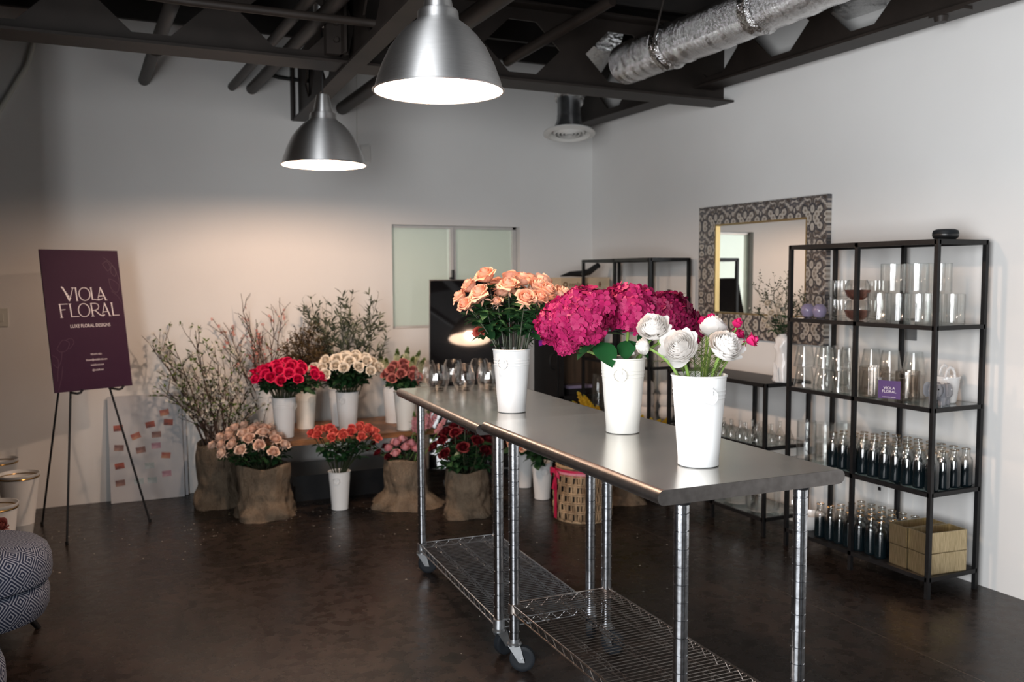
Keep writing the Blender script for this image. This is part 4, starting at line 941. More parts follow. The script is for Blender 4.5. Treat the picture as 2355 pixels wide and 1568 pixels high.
def flower(nm, label, cat, group, kind, var, P, n, root, stem='stem_dark', sr=.0028, leaves=5, leafmat='leaf', ll=(.05, .032), lspan=(.35, .85), scale=1.0, seed=0, bend=.35, rim=None):
    """one cut flower: bloom, stem and foliage, standing in a bucket; P bloom base, n facing, root foot of the stem"""
    rnd = random.Random(seed*977+3); P, n, root = Vector(P), Vector(n).normalized(), Vector(root)
    t = thing(nm, label, cat, tuple(root), 0, group)
    o = put('bloom', bloom_mesh(kind, var), t, P-root); o.rotation_mode = 'QUATERNION'; o.rotation_quaternion = align_z(n, rnd.uniform(0, 6)); o.scale = (scale,)*3
    path = stem_path(root, P, n, rim, bend)
    MB().tube(path, [sr*1.15]*6+[sr]*2+[sr*1.5], 6).build('stem', M[stem], t)
    if leaves:
        m = MB()
        for k in range(leaves):
            v = lerp(lspan[0], lspan[1], (k+.5)/leaves)+rnd.uniform(-.05, .05); i = min(7, int(v*8)); q = path[i].lerp(path[i+1], v*8-i)
            a = rnd.uniform(0, 2*PI); d = Vector((cos(a), sin(a), rnd.uniform(-.35, .55)))
            L = ll[0]*rnd.uniform(.75, 1.25); Wd = ll[1]*rnd.uniform(.8, 1.2)
            stp = q+d.normalized()*L*.45; m.tube([q, stp], .0011, 4)
            add_leaf(m, stp, d, L, Wd, rnd.uniform(-.6, .6))
            if L > .03:
                for s_ in (-1, 1):
                    d2 = Vector((d.x*.5-s_*d.y, d.y*.5+s_*d.x, d.z)); add_leaf(m, q+d.normalized()*L*.32, d2, L*.75, Wd*.75, rnd.uniform(-.5, .5))
        m.build('foliage', M[leafmat], t, sharp=None)
    return t
def bucket_obj(label, loc, mat='bucket', ring=0.0, h=.275, r0=.060, r1=.082, group='white metal flower buckets', tall=False):
    t = thing('flower_bucket', label, 'bucket', loc, ring, group)
    b1 = .80
    def rr(z): return lerp(r0, r1, z/h)
    pf = [(0, 0), (r0*.98, 0), (r0+.002, .003), (rr(.02), .02)]
    for zb in (h*b1-.012, h*b1, h*b1+.012): pf += [(rr(zb-.003), zb-.003), (rr(zb)+.0012, zb-.0012), (rr(zb)+.0012, zb+.0012), (rr(zb+.003), zb+.003)]
    pf += [(rr(h-.006), h-.006), (r1+.003, h-.003), (r1+.0032, h), (r1, h+.0015), (r1-.0025, h-.002), (rr(.01)-.002, .01), (0, .01)]
    MB().lathe(pf, 56).build('bucket_body', M[mat], t, sharp=.5)
    for s in (-1, 1):
        zr = h*.875; c = Vector((0, s*(rr(zr)+.001), zr+.0)); ax = Vector((0, s, -(r1-r0)/h))
        ux = Vector((1, 0, 0)); tb = MB().obox(c+Vector((0, s*.0005, -.008)), (.009, 0, 0), (0, .0012, 0), (0, .003*s*s*.15, .013)); tb.tube([c+Vector((0, s*.001, -.012)), c+Vector((0, s*.0035, -.012))], .0022, 8)
        tb.build('tab', M[mat], t)
        MB().torus(c+Vector((0, s*.004, -.024)), .0235, .0017, ax, 32, 6).build('ring_handle', M[mat], t)
    return t
def stem_root(bx, by, bz, P, r=.035):
    d = Vector((bx-P[0], by-P[1], 0)); d = d.normalized()*min(r, d.length*.35) if d.length > .001 else Vector((0, 0, 0))
    return Vector((bx+d.x, by+d.y, bz))
def named(items, desc, where, rows):
    """labels by place in the bunch: items are bloom centres; rows counted down the picture, then along"""
    px = [to_px(p) for p in items]; idx = sorted(range(len(px)), key=lambda i: px[i][1]); out = {}
    nr = len(rows); per = math.ceil(len(idx)/nr)
    for r in range(nr):
        row = sorted(idx[r*per:(r+1)*per], key=lambda i: px[i][0])
        for k, i in enumerate(row):
            rn = (rows[r]+' row, ') if rows[r] else ''
            out[i] = '%s %s, %s%s from the left' % (desc, where, rn, ORD[k])
    return out
toward = Vector((-fwd.x, -fwd.y, 0)).normalized()
def bunch(nm, desc, where, cat, group, kind, bx, by, bz, pts, rows, nvar=3, up=1.0, **kw):
    lab = named(pts, desc, where, rows)
    zc = sum(p[2] for p in pts)/len(pts)
    for i, p in enumerate(pts):
        p = Vector(p); out_ = Vector((p.x-bx, p.y-by, 0)); L = max(.06, out_.length)
        n = out_*(1.0/.16)*.75+Vector((0, 0, up))+toward*kw.get('face', .18)
        k2 = {k: v for k, v in kw.items() if k not in ('face', 'rim')}
        root = stem_root(bx, by, bz, p)
        flower(nm, lab[i], cat, group, kind, i % nvar, p, n, root, rim=kw.get('rim') or (bx, by, bz+.25, .078), seed=hash((kind, i)) % 9973 if False else len(bpy.data.objects), **k2)
def dome(px, py, d, hw, hh, n, seed, depth=.8, drop=.6, jit=.12):
    """n bloom positions over a dome whose outline is centred on px,py at distance d, hw x hh pixels"""
    rnd = random.Random(seed); c = at_d(px, py, d); s = d/F; out = []
    rx = Vector((rgt.x, rgt.y, 0)); fz = Vector((fwd.x, fwd.y, 0)).normalized()
    for i in range(n):
        rho = math.sqrt((i+.6)/n); a = i*2.39996+seed
        x, y = rho*cos(a)*hw*s*(1+rnd.uniform(-jit, jit)), rho*sin(a)*hw*s*depth
        z = hh*s*(1-1.9*drop*rho**2)+rnd.uniform(-jit, jit)*hh*s
        out.append(c+rx*x+fz*y+Vector((0, 0, z)))
    return out
def put_floor(px, py, z): p = at_z(px, py, z); return p

# ---- the three buckets on the work tables
B1 = at_z(1177, 946, HB); B2 = at_z(1432, 993, HA); B3 = at_z(1605.5, 1068, HA)
bucket_obj('white bucket of peach roses on the farther work table', (B1.x, B1.y, HB+.0008), 'bucket', -.95)
bucket_obj('cream bucket of raspberry hydrangeas on the nearer work table', (B2.x, B2.y, HA+.0008), 'bucket_cream', -.70)
bucket_obj('white bucket of white ranunculus nearest the table corner', (B3.x, B3.y, HA+.0008), 'bucket', -.25)
pl_ = [(1125, 640, 46, .0), (1112, 678, 44, -.05), (1090, 660, 40, .05), (1068, 682, 34, .02), (1078, 700, 34, -.08), (1170, 662, 42, -.02), (1198, 648, 40, .05), (1230, 662, 42, .0), (1206, 688, 42, -.10), (1176, 640, 36, .10), (1243, 648, 38, .08), (1252, 668, 38, -.03), (1282, 676, 40, .02), (1146, 656, 36, .10), (1236, 684, 34, -.07), (1145, 692, 24, -.03), (1216, 644, 34, .14), (1158, 678, 34, .08), (1190, 672, 36, .08), (1262, 684, 34, .09), (1100, 692, 34, .06), (1222, 676, 32, .10)]
pts = [at_d(x, y+9, to_px(B1)[2]+dz) for x, y, s_, dz in pl_]
lab = named(pts, 'peach rose', 'in the white bucket on the farther table', ['top', 'middle', 'lower'])
for i, p in enumerate(pts):
    out_ = Vector((p.x-B1.x, p.y-B1.y, 0)); n = out_*5+Vector((0, 0, 1.0))+toward*(.55 if pl_[i][3] < .06 else .1)
    flower('peach_rose', lab[i], 'rose', 'peach roses in the table bucket', 'peach', i % 4, p, n, stem_root(B1.x, B1.y, HB+.02, p), rim=(B1.x, B1.y, HB+.275, .08), seed=i, leaves=7, ll=(.062, .045), lspan=(.48, .86), scale=pl_[i][2]/42*1.2, sr=.0025)
for i, (x, y, k, l) in enumerate(((1240, 772, 'anemone', 'purple anemone drooping lowest behind the peach rose bucket'), (1250, 752, 'anemone', 'purple anemone behind the peach rose stems, above the lowest one'), (1236, 735, 'anemone', 'purple anemone highest among the peach rose stems'))):
    p = at_d(x, y, to_px(B1)[2]+.06); flower('anemone', l, 'anemone', 'purple anemones', k, i % 2, p, toward+Vector((.5, .1, .2)), stem_root(B1.x, B1.y, HB+.02, p), rim=(B1.x, B1.y, HB+.275, .08), seed=40+i, leaves=2, ll=(.03, .015), scale=.85)
for i, (x, y, l) in enumerate(((1106, 764, 'coral bloom hanging at the side of the peach rose stems'), (1160, 752, 'coral bloom among the peach rose stems'))):
    p = at_d(x, y, to_px(B1)[2]+.10); flower('coral_rose', l, 'rose', 'coral blooms in the table bucket', 'coralbig', i, p, toward+Vector((-.3, .1, .3)), stem_root(B1.x, B1.y, HB+.02, p), rim=(B1.x, B1.y, HB+.275, .08), seed=50+i, leaves=2, ll=(.04, .025), scale=.95)
# hydrangeas
def hydra_mb(seed, n, R):
    rnd = random.Random(seed); m = MB()
    for i in range(n):
        zf = 1-1.55*(i+.5)/n; a = i*2.39996; rr_ = math.sqrt(max(0, 1-zf*zf)); nrm = Vector((rr_*cos(a), rr_*sin(a), zf))
        bump_ = 1+.07*sin(3*a+2*zf)+rnd.uniform(-.06, .05)
        c = Vector((nrm.x*R, nrm.y*R, nrm.z*R*.82))*bump_; nn_ = (nrm+Vector((rnd.uniform(-.6, .6), rnd.uniform(-.6, .6), rnd.uniform(-.5, .5)))).normalized()
        q = align_z(nn_, rnd.uniform(0, 6)); fs_ = R*.175*rnd.uniform(.7, 1.25)
        for k in range(4):
            b_ = k*PI/2; cu = rnd.uniform(-.35, .4)
            P_ = [(0, 0, 0), (.42, -.40, .10), (.80, -.50, .10+cu*.6), (1.10, -.30, .06+cu), (1.18, 0, .02+cu), (1.10, .30, .06+cu), (.80, .50, .10+cu*.6), (.42, .40, .10)]
            vs_ = [c+q @ (Vector((x*cos(b_)-y*sin(b_), x*sin(b_)+y*cos(b_), z))*fs_) for x, y, z in P_]
            m.add(vs_, [(0, 1, 2, 6, 7), (2, 3, 4, 5, 6)])
    return m
HM = [hydra_mb(s, 260, .085).mesh('hydrangea_head', M['p_hydra'], None) for s in (1, 2)]
for i, (x, y, r, dz, l) in enumerate(((1292, 738, 58, .06, 'raspberry hydrangea head leaning out nearest the peach roses'), (1347, 724, 72, -.05, 'big raspberry hydrangea head at the front of the cream bucket'), (1448, 714, 68, .0, 'raspberry hydrangea head standing tallest in the middle of the cream bucket'), (1538, 724, 62, .02, 'raspberry hydrangea head behind the white ranunculus'), (1574, 752, 50, .10, 'dark raspberry hydrangea head at the back beside the ranunculus'), (1306, 788, 32, .02, 'small low raspberry hydrangea cluster below the big heads'))):
    D_ = to_px(B2)[2]; p = at_d(x, y, D_+dz); Rw = r*D_/F
    root = stem_root(B2.x, B2.y, HA+.02, p)
    t = thing('hydrangea', l, 'hydrangea', tuple(root), 0, 'raspberry hydrangeas')
    n = Vector((p.x-B2.x, p.y-B2.y, 0))*3+Vector((0, 0, 1))+toward*.5
    o = put('bloom', HM[i % 2], t, p-root); o.rotation_mode = 'QUATERNION'; o.rotation_quaternion = align_z(n, i); o.scale = (Rw/.088,)*3
    path = stem_path(root, p, n.normalized(), (B2.x, B2.y, HA+.275, .08)); MB().tube(path, .0058, 8).build('stem', M['stem_pale'], t)
    m = MB(); rnd = random.Random(i+5)
    LS = {0: [((-.8, .2, -.1), .09, .66)], 1: [((-.75, -.5, -.35), .115, .60), ((.35, -.8, -.55), .125, .62), ((.9, -.2, .15), .11, .66)], 2: [((.8, -.6, -.5), .11, .6), ((-.6, .5, .2), .10, .66), ((-.2, -.9, -.6), .10, .55)], 3: [((-.6, -.7, -.1), .10, .7)], 4: [((.7, .2, .1), .09, .7)], 5: [((-.4, -.8, .1), .085, .72)]}[i]
    for d, L, v in LS:
        j = min(7, int(v*8)); q_ = path[j]; add_leaf(m, q_, Vector((rgt.x, rgt.y, 0))*d[0]+toward*(-d[1])+Vector((0, 0, d[2])), L, L*.72, rnd.uniform(-.3, .3), .18, .18)
    m.build('foliage', M['leaf_hydra'], t, sharp=None)
# ranunculus
D3 = to_px(B3)[2]
for i, (x, y, r, dz, nd, k, l) in enumerate(((1502, 752, 42, -.02, (-.15, .75, .85), 'snow', 'white ranunculus highest at the side by the hydrangeas'), (1476, 797, 24, .03, (-.9, .2, -.1), 'snow', 'small white ranunculus peeking out below the highest one'), (1562, 797, 46, -.10, (-.45, .95, .55), 'snow', 'white ranunculus lowest at the front of the white bucket'), (1640, 752, 38, .06, (.1, -.35, 1.0), 'snow', 'white ranunculus seen from the side behind the others'), (1668, 795, 46, -.05, (.35, .7, .75), 'snow', 'white ranunculus leaning toward the tall shelf'), (1637, 727, 15, .10, (.1, .2, 1), 'bud', 'magenta bud standing highest over the white ranunculus'), (1615, 735, 15, .13, (-.6, .1, .8), 'bud', 'magenta bud just behind the highest bud'), (1697, 741, 17, .06, (.1, .3, 1), 'bud', 'round magenta bud beside the leaning white ranunculus'), (1703, 766, 17, .08, (.5, .3, .4), 'magenta', 'magenta bloom half hidden behind the leaning ranunculus'), (1730, 782, 21, -.02, (.75, .3, .25), 'magenta', 'open magenta bloom farthest out toward the mirror'))):
    p = at_d(x, y, D3+dz); n = Vector((rgt.x, rgt.y, 0))*nd[0]+toward*nd[1]+Vector((0, 0, nd[2]))
    base = {'snow': .053, 'bud': .021, 'magenta': .034}[k]
    wl_ = k == 'snow'
    flower('ranunculus', l, 'ranunculus', 'white ranunculus' if wl_ else 'magenta ranunculus', k, i % 2, p-n.normalized()*(.01 if wl_ else .02), n, stem_root(B3.x, B3.y, HA+.02, p), rim=(B3.x, B3.y, HA+.275, .08), stem='stem_pale', sr=.0044 if wl_ else .0026, leaves=2, leafmat='leaf_fresh', ll=(.028, .012), lspan=(.45, .62), scale=r*D3/F/base*.97, seed=70+i, bend=.3)
for k in range(5):
    rnd = random.Random(300+k); t = thing('fern_sprig', 'fine green fern sprig between the ranunculus stems, %s from the left' % ORD[k], 'sprig', (B3.x, B3.y, HA+.03), 0, 'fern sprigs in the ranunculus bucket')
    m = MB(); dx = (-.06, -.02, .0, .03, .07)[k]; e = Vector((rgt.x, rgt.y, 0))*dx+toward*rnd.uniform(.0, .04)+Vector((0, 0, .30+.03*(k % 3)))
    for j in range(46):
        v = .72+.28*j/46; q_ = e*v; a = rnd.uniform(0, 6.28); L = .028*rnd.uniform(.6, 1.2)
        m.tube([q_, q_+Vector((cos(a)*L, sin(a)*L, L*.7))], .0007, 3, cap=False)
    m.tube([Vector((0, 0, 0)), e], .0012, 5); m.build('frond', M['leaf_fresh'], t, sharp=None)

# ---- buckets on the bench
def bench_spot(px, py): return at_z(px, py, ZB)
def bb(label, px, py, mat='bucket', ring=0.0, z=ZB, **k):
    p = at_z(px, py, z); bucket_obj(label, (p.x, p.y, z+.0008), mat, ring, **k); return p
BH = bb('white bucket of hot pink roses on the bench', 655, 1005, 'bucket', .75)
BHB = bb('white bucket behind the hot pink roses, by the blossom branches', 616, 981, 'bucket', .2)
BT = bb('cream bucket of brown filler behind the hot pink roses', 703, 985, 'bucket_cream', .3)
BW = bb('white bucket of white roses on the bench', 800, 988, 'bucket', -.75)
BWB = bb('white bucket just behind the white roses', 783, 978, 'bucket', .1)
BM2 = bb('white bucket of snapdragons behind the dusty roses', 906, 971, 'bucket', .1)
BM = bb('cream bucket of dusty roses at the near end of the bench', 933, 988, 'bucket_cream', .4)
hp = dome(655, 868, 6.02, 80, 30, 34, 1.0, .8, .62)
bunch('hot_pink_rose', 'hot pink rose', 'in the bench bucket', 'rose', 'hot pink roses on the bench', 'hot', BH.x, BH.y, ZB+.02, hp, ['top', 'middle', 'lower'], scale=.84, leaves=5, ll=(.06, .042), lspan=(.55, .88))
wp = dome(800, 850, 6.2, 76, 31, 30, 2.2, .8, .62)
bunch('white_rose', 'creamy white rose', 'in the bench bucket', 'rose', 'white roses on the bench', 'white', BW.x, BW.y, ZB+.02, wp, ['top', 'middle', 'lower'], scale=.80, leaves=6, ll=(.065, .045), lspan=(.5, .88))
mp = dome(922, 866, 6.2, 41, 27, 14, .6, .8, .7)
bunch('dusty_rose', 'dusty mauve rose', 'at the near end of the bench', 'rose', 'dusty roses on the bench', 'mauve', BM.x, BM.y, ZB+.02, mp, ['upper', 'lower'], scale=.86, leaves=5, ll=(.06, .042), lspan=(.5, .85))

# ---- burlap sacks
def sack(label, px, py, top_py, wpx, seed, slump=.25, lean=0, rz=0, depthY=None):
    p = at_z(px, py, 0); d = to_px(p)[2]; s = d/F; r = wpx/2*s; h = (py-top_py)*s*1.02; rnd = random.Random(seed)
    c = Vector((p.x, p.y, 0))-toward*r*.85
    t = thing('burlap_sack', label, 'sack', (c.x, c.y, 0), rz, 'burlap wrapped flower pots')
    n = 72; A = [rnd.uniform(0, 6.28) for _ in range(12)]
    rows_ = []; nz = 26
    for j in range(nz):
        v = j/(nz-1); z = h*v
        base = r*(1.0+slump*max(0, 1-v*3.2)**1.3-.05*v+.03*sin(v*9+A[0]))
        ring_ = []
        for k in range(n):
            a = 2*PI*k/n
            lob = .05*sin(2*a+A[1]+v*1.5)+.035*sin(3*a+A[2]-v*2)+.030*sin(5*a+A[3]+4*v)+.022*sin(9*a+A[4]-7*v)+.014*sin(15*a+A[5]+12*v)
            fold_ = .07*max(0, 1-v*2.2)*sin(4*a+A[6]+z*30)+.045*sin(v*20+2.6*sin(a*2+A[7]))*(1-v)*max(0, sin(a+A[10]))+.02*sin(v*34+3*sin(a*1+A[11]))*(1-v)
            rr_ = base*(1+lob*(.5+.9*(1-v)**1.2)+fold_)
            zz = z+(h*.03*sin(3*a+A[8]) if v > .9 else 0)+(-h*.02*(1-v)*sin(5*a+A[9]) if v > .02 else 0)
            ring_.append((rr_*cos(a)+lean*v*h*rgt.x, rr_*sin(a)+lean*v*h*rgt.y, max(0.001, zz)))
        rows_.append(ring_)
    for q_, dz in ((.955, .004), (.93, -.01), (.92, -.08)):
        rows_.append([(x*q_+(1-q_)*lean*h*rgt.x, y*q_+(1-q_)*lean*h*rgt.y, z+dz) for x, y, z in rows_[nz-1]])
    vs_ = [q for rg in rows_ for q in rg]
    m = MB().add(vs_, [(j*n+k, j*n+(k+1) % n, (j+1)*n+(k+1) % n, (j+1)*n+k) for j in range(len(rows_)-1) for k in range(n)])
    m.build('sack_cloth', M['burlap'], t, sharp=None)
    MB().lathe([(0, h-.085), (r*.84, h-.085)], 32, (lean*h*rgt.x, lean*h*rgt.y, 0)).build('soil', M['black_inside'], t)
    return Vector((c.x+lean*h*rgt.x, c.y+lean*h*rgt.y, h)), r
S1, r1_ = sack('tall burlap sack of blossoming branches beside the photo board', 490, 1168, 1026, 96, 1, .28)
S2, r2_ = sack('burlap sack of blush roses standing in front of the bench', 597, 1197, 1078, 122, 2, .22)
S3, r3_ = sack('slumped burlap sack of pink ranunculus below the bench end', 928, 1168, 1062, 104, 3, .62)
S4, r4_ = sack('burlap sack of dark red roses behind the table legs', 1072, 1192, 1088, 102, 4, .14)
S5, r5_ = sack('dark burlap sack of goldenrod on the floor behind the tables', 1436, 1160, 1080, 84, 5, .3)
bp_ = dome(580, 1022, to_px(S2)[2]-.02, 84, 38, 34, .3, .85, .72)
bunch('blush_rose', 'blush rose', 'in the burlap sack', 'rose', 'blush roses in the burlap sack', 'blush', S2.x, S2.y, S2.z-.08, bp_, ['top', 'middle', 'lower'], nvar=4, leaves=4, ll=(.05, .035), lspan=(.3, .8), rim=(S2.x, S2.y, S2.z, r2_*.9))
BC = bb('white bucket of coral roses on the floor before the bench', 782, 1170, 'bucket', -.55, 0, h=.262, r0=.055, r1=.074)
cpts = dome(752, 1008, 5.9, 44, 20, 9, .9, .8, .6)+dome(830, 1006, 5.9, 40, 24, 13, 2.1, .8, .6)
bunch('coral_rose', 'coral rose', 'in the floor bucket', 'rose', 'coral roses in the floor bucket', 'coral', BC.x, BC.y, .02, cpts, ['top', 'lower'], nvar=4, leaves=4, ll=(.055, .036), lspan=(.5, .85), sr=.003, up=1.6)
kp = dome(925, 1032, to_px(S3)[2], 42, 20, 10, 1.7, .7, .7)
bunch('pink_ranunculus', 'soft pink ranunculus', 'in the slumped sack', 'ranunculus', 'pink ranunculus in the slumped sack', 'pink', S3.x, S3.y, S3.z-.08, kp, ['upper', 'lower'], nvar=2, leaves=3, ll=(.04, .025), leafmat='leaf', rim=(S3.x, S3.y, S3.z, r3_*.9))
rp = [at_d(x, y, to_px(S3)[2]+dz) for x, y, dz in ((852, 1034, .02), (872, 1044, -.04), (888, 1030, .05), (896, 1052, -.06), (862, 1022, .08))]
bunch('dark_red_rose', 'small dark red rose', 'at the edge of the slumped sack', 'rose', 'dark red roses at the slumped sack', 'red', S3.x, S3.y, S3.z-.08, rp, [''], leaves=2, ll=(.04, .028), scale=.72, rim=(S3.x, S3.y, S3.z, r3_*.95))
dp_ = dome(1064, 1022, to_px(S4)[2]-.02, 72, 46, 22, .2, .85, .75)
bunch('dark_red_rose', 'dark red rose', 'in the sack behind the table legs', 'rose', 'dark red roses in the burlap sack', 'red', S4.x, S4.y, S4.z-.08, dp_, ['top', 'middle', 'lower'], nvar=4, leaves=6, ll=(.06, .042), lspan=(.3, .85), scale=.95, rim=(S4.x, S4.y, S4.z, r4_*.9))
# buckets behind the table
BR1 = bb('small white bucket of blush roses on the floor behind the tables', 1247, 1146, 'bucket', -.3, 0, h=.262, r0=.055, r1=.074)
BR2 = bb('small white bucket of peach roses half hidden by the table legs', 1205, 1119, 'bucket', .5, 0, h=.262, r0=.055, r1=.074)
q1 = dome(1240, 1030, 6.2, 36, 16, 7, .4); q2 = dome(1200, 1028, 6.5, 36, 18, 6, 1.4)
bunch('blush_rose', 'blush rose', 'in the floor bucket behind the tables', 'rose', 'blush roses behind the tables', 'blush', BR1.x, BR1.y, .02, q1, ['upper', 'lower'], leaves=5, ll=(.07, .05))
bunch('peach_rose', 'peach rose', 'in the hidden floor bucket', 'rose', 'peach roses behind the table legs', 'peach', BR2.x, BR2.y, .02, q2, ['upper', 'lower'], leaves=5, ll=(.07, .05))

# ================================================================== BRANCHES, GREENERY, SPIKES
def twig_path(p, d, L, n, rnd, wob, up=.0):
    pts = [Vector(p)]; d = Vector(d).normalized()
    for i in range(n):
        d = (d+Vector((rnd.uniform(-wob, wob), rnd.uniform(-wob, wob), rnd.uniform(-wob, wob)+up))).normalized(); pts.append(pts[-1]+d*L/n)
    return pts
def blossom_pts(m, p, nrm, r, rnd):
    q = align_z(nrm, rnd.uniform(0, 6))
    for k in range(5):
        a = k*2*PI/5; m.add([p+q @ (Vector((cos(a+o)*rr, sin(a+o)*rr, z))*r) for o, rr, z in ((0, .1, 0), (-.55, .75, .25), (0, 1.1, .4), (.55, .75, .25))], [(0, 1, 2, 3)])
def branch(nm, label, cat, group, root, tip, r0, rnd, ntw, leafm, blm, leaf_n, bl_n, lsize, bsize, tw=(.10, .26), wob=.25, bow=.06, start=.35, tr=1.0):
    root, tip = Vector(root), Vector(tip); t = thing(nm, label, cat, tuple(root), 0, group); v = tip-root; L = v.length
    side = v.cross(Vector((0, 0, 1))); side = side.normalized() if side.length > 1e-5 else Vector((1, 0, 0))
    n = 14; pts = []
    for i in range(n+1):
        f = i/n; pts.append(v*f+side*bow*L*sin(PI*f)*rnd.choice((-1, 1))*0+side*bow*sin(2.5*f+rnd.uniform(-.1, .1))*f+Vector((rnd.uniform(-1, 1), rnd.uniform(-1, 1), 0))*.010*f)
    for q in pts: q.y = min(q.y, YW-.05-root.y)
    wd = MB(); wd.tube(pts, [lerp(r0*1.35, .0018*tr, i/n) for i in range(n+1)], 6); tips = [(p, (pts[i]-pts[max(i-1, 0)])) for i, p in enumerate(pts) if i > start*n]
    for k in range(ntw):
        i = int(lerp(start*n, n-1, (k+.5)/ntw)); a = rnd.uniform(0, 6.28); ax = (pts[i+1]-pts[i]).normalized()
        d = ax*1.1+Vector((cos(a), sin(a), rnd.uniform(-.1, .5)))*.8; tp = twig_path(pts[i], d, rnd.uniform(*tw), 6, rnd, wob)
        for q in tp: q.y = min(q.y, YW-.035-root.y)
        wd.tube(tp, [q_*tr for q_ in (.0030, .0028, .0025, .0022, .0019, .0016, .0012)], 5)
        tips += [(q, tp[j]-tp[j-1]) for j, q in enumerate(tp) if j]
        if rnd.random() < .4:
            t2 = twig_path(tp[3], tp[3]-tp[2]+Vector((rnd.uniform(-.05, .05), rnd.uniform(-.05, .05), .03)), rnd.uniform(.05, .1), 4, rnd, .3); wd.tube(t2, .0011*tr, 4); tips += [(q, t2[j]-t2[j-1]) for j, q in enumerate(t2) if j]
    wd.build('branch_wood', M['bark'] if leafm != 'leaf_olive' else M['stem_dark'], t)
    if leaf_n:
        m = MB()
        for k in range(leaf_n):
            p, d = rnd.choice(tips); a = rnd.uniform(0, 6.28); dd = d.normalized()*.8+Vector((cos(a), sin(a), rnd.uniform(-.2, .6)))*.75
            add_leaf(m, p, dd, lsize[0]*rnd.uniform(.6, 1.25), lsize[1]*rnd.uniform(.7, 1.2), rnd.uniform(-1, 1))
        m.build('foliage', M[leafm], t, sharp=None)
    if bl_n:
        m = MB()
        for k in range(bl_n):
            p, d = rnd.choice(tips); a = rnd.uniform(0, 6.28); nn_ = Vector((cos(a), sin(a), rnd.uniform(-.3, .8))); blossom_pts(m, p+nn_*.006, nn_, bsize*rnd.uniform(.6, 1.2), rnd)
        m.build('blossoms', M[blm], t, sharp=None)
    return t
rnd = random.Random(77)
ds1 = to_px(S1)[2]
tipsA = [(322, 772), (350, 800), (345, 765), (372, 880), (392, 830), (405, 790), (420, 890), (440, 770), (452, 760), (470, 815), (486, 785), (500, 850), (520, 800), (535, 860), (548, 900), (560, 820), (590, 868), (600, 930), (575, 945), (618, 975), (470, 900), (430, 850), (505, 905), (395, 905)]
tipsA.sort()
for k, (x, y) in enumerate(tipsA):
    a = k*2.4; root = Vector((S1.x, S1.y, S1.z-.08))+Vector((cos(a), sin(a), 0))*r1_*.45
    branch('blossom_branch', 'white blossom branch in the tall sack, %s along the fan from the sign' % (ORD[k] if k < 13 else ORD[k-13]+' after halfway'), 'branch', 'blossoming branches in the tall sack', root, at_d(x, y, ds1+.22*sin(k*1.7)), .0055, rnd, 7, 'leaf_fresh', 'p_cherry', 34, 40, (.032, .015), .013, bow=.05)
tipsB = [(483, 733), (500, 740), (546, 675), (560, 720), (575, 760), (590, 735), (612, 705), (630, 684), (620, 760), (640, 790), (560, 800), (600, 800)]
for k, (x, y) in enumerate(tipsB):
    a = k*2.4; root = Vector((BHB.x+.035*cos(a), BHB.y+.035*sin(a), ZB+.03))
    branch('quince_branch', 'bare twiggy quince branch on the bench, %s from the left' % ORD[k], 'branch', 'quince branches on the bench', root, at_d(x, y, to_px(BHB)[2]+.12*sin(k*2.1)), .0045, rnd, 7, 'leaf_fresh', 'p_quince', 8, 14, (.02, .01), .012, tw=(.08, .2), bow=.08, start=.45)
tipsO = [(695, 690), (712, 688), (735, 705), (752, 735), (765, 705), (778, 690), (806, 676), (790, 740), (812, 720), (838, 745), (850, 700), (872, 675), (868, 735), (888, 785), (825, 775), (740, 745)]
for k, (x, y) in enumerate(tipsO):
    a = k*2.4; root = Vector((BWB.x+.03*cos(a), BWB.y+.03*sin(a), ZB+.03))
    branch('olive_branch', 'grey green olive branch behind white roses, %s from the left' % (ORD[k] if k < 13 else ORD[k-13]+' after halfway'), 'branch', 'olive branches on the bench', root, at_d(x, y, to_px(BWB)[2]+.10*sin(k*1.3)), .0035, rnd, 6, 'leaf_olive', None, 100, 0, (.056, .013), 0, tw=(.08, .18), wob=.15, bow=.03, start=.45, tr=.6)
tipsF = [(648, 775), (655, 800), (668, 762), (680, 752), (692, 745), (705, 742), (718, 748), (732, 760), (742, 775), (748, 800), (690, 790), (715, 795), (668, 812), (735, 820)]
for k, (x, y) in enumerate(tipsF):
    a = k*2.4; root = Vector((BT.x+.03*cos(a), BT.y+.03*sin(a), ZB+.03)); tp = at_d(x, y, to_px(BT)[2]+.10*sin(k*1.9))
    branch('filler_sprig', 'fluffy brown filler sprig behind the hot pink roses, %s from the left' % (ORD[k] if k < 13 else 'last'), 'sprig', 'brown filler sprigs on the bench', root, tp, .002, rnd, 26, 'leaf_brown', None, 420, 0, (.015, .009), 0, tw=(.05, .13), wob=.4, bow=.02, start=.5, tr=.5)
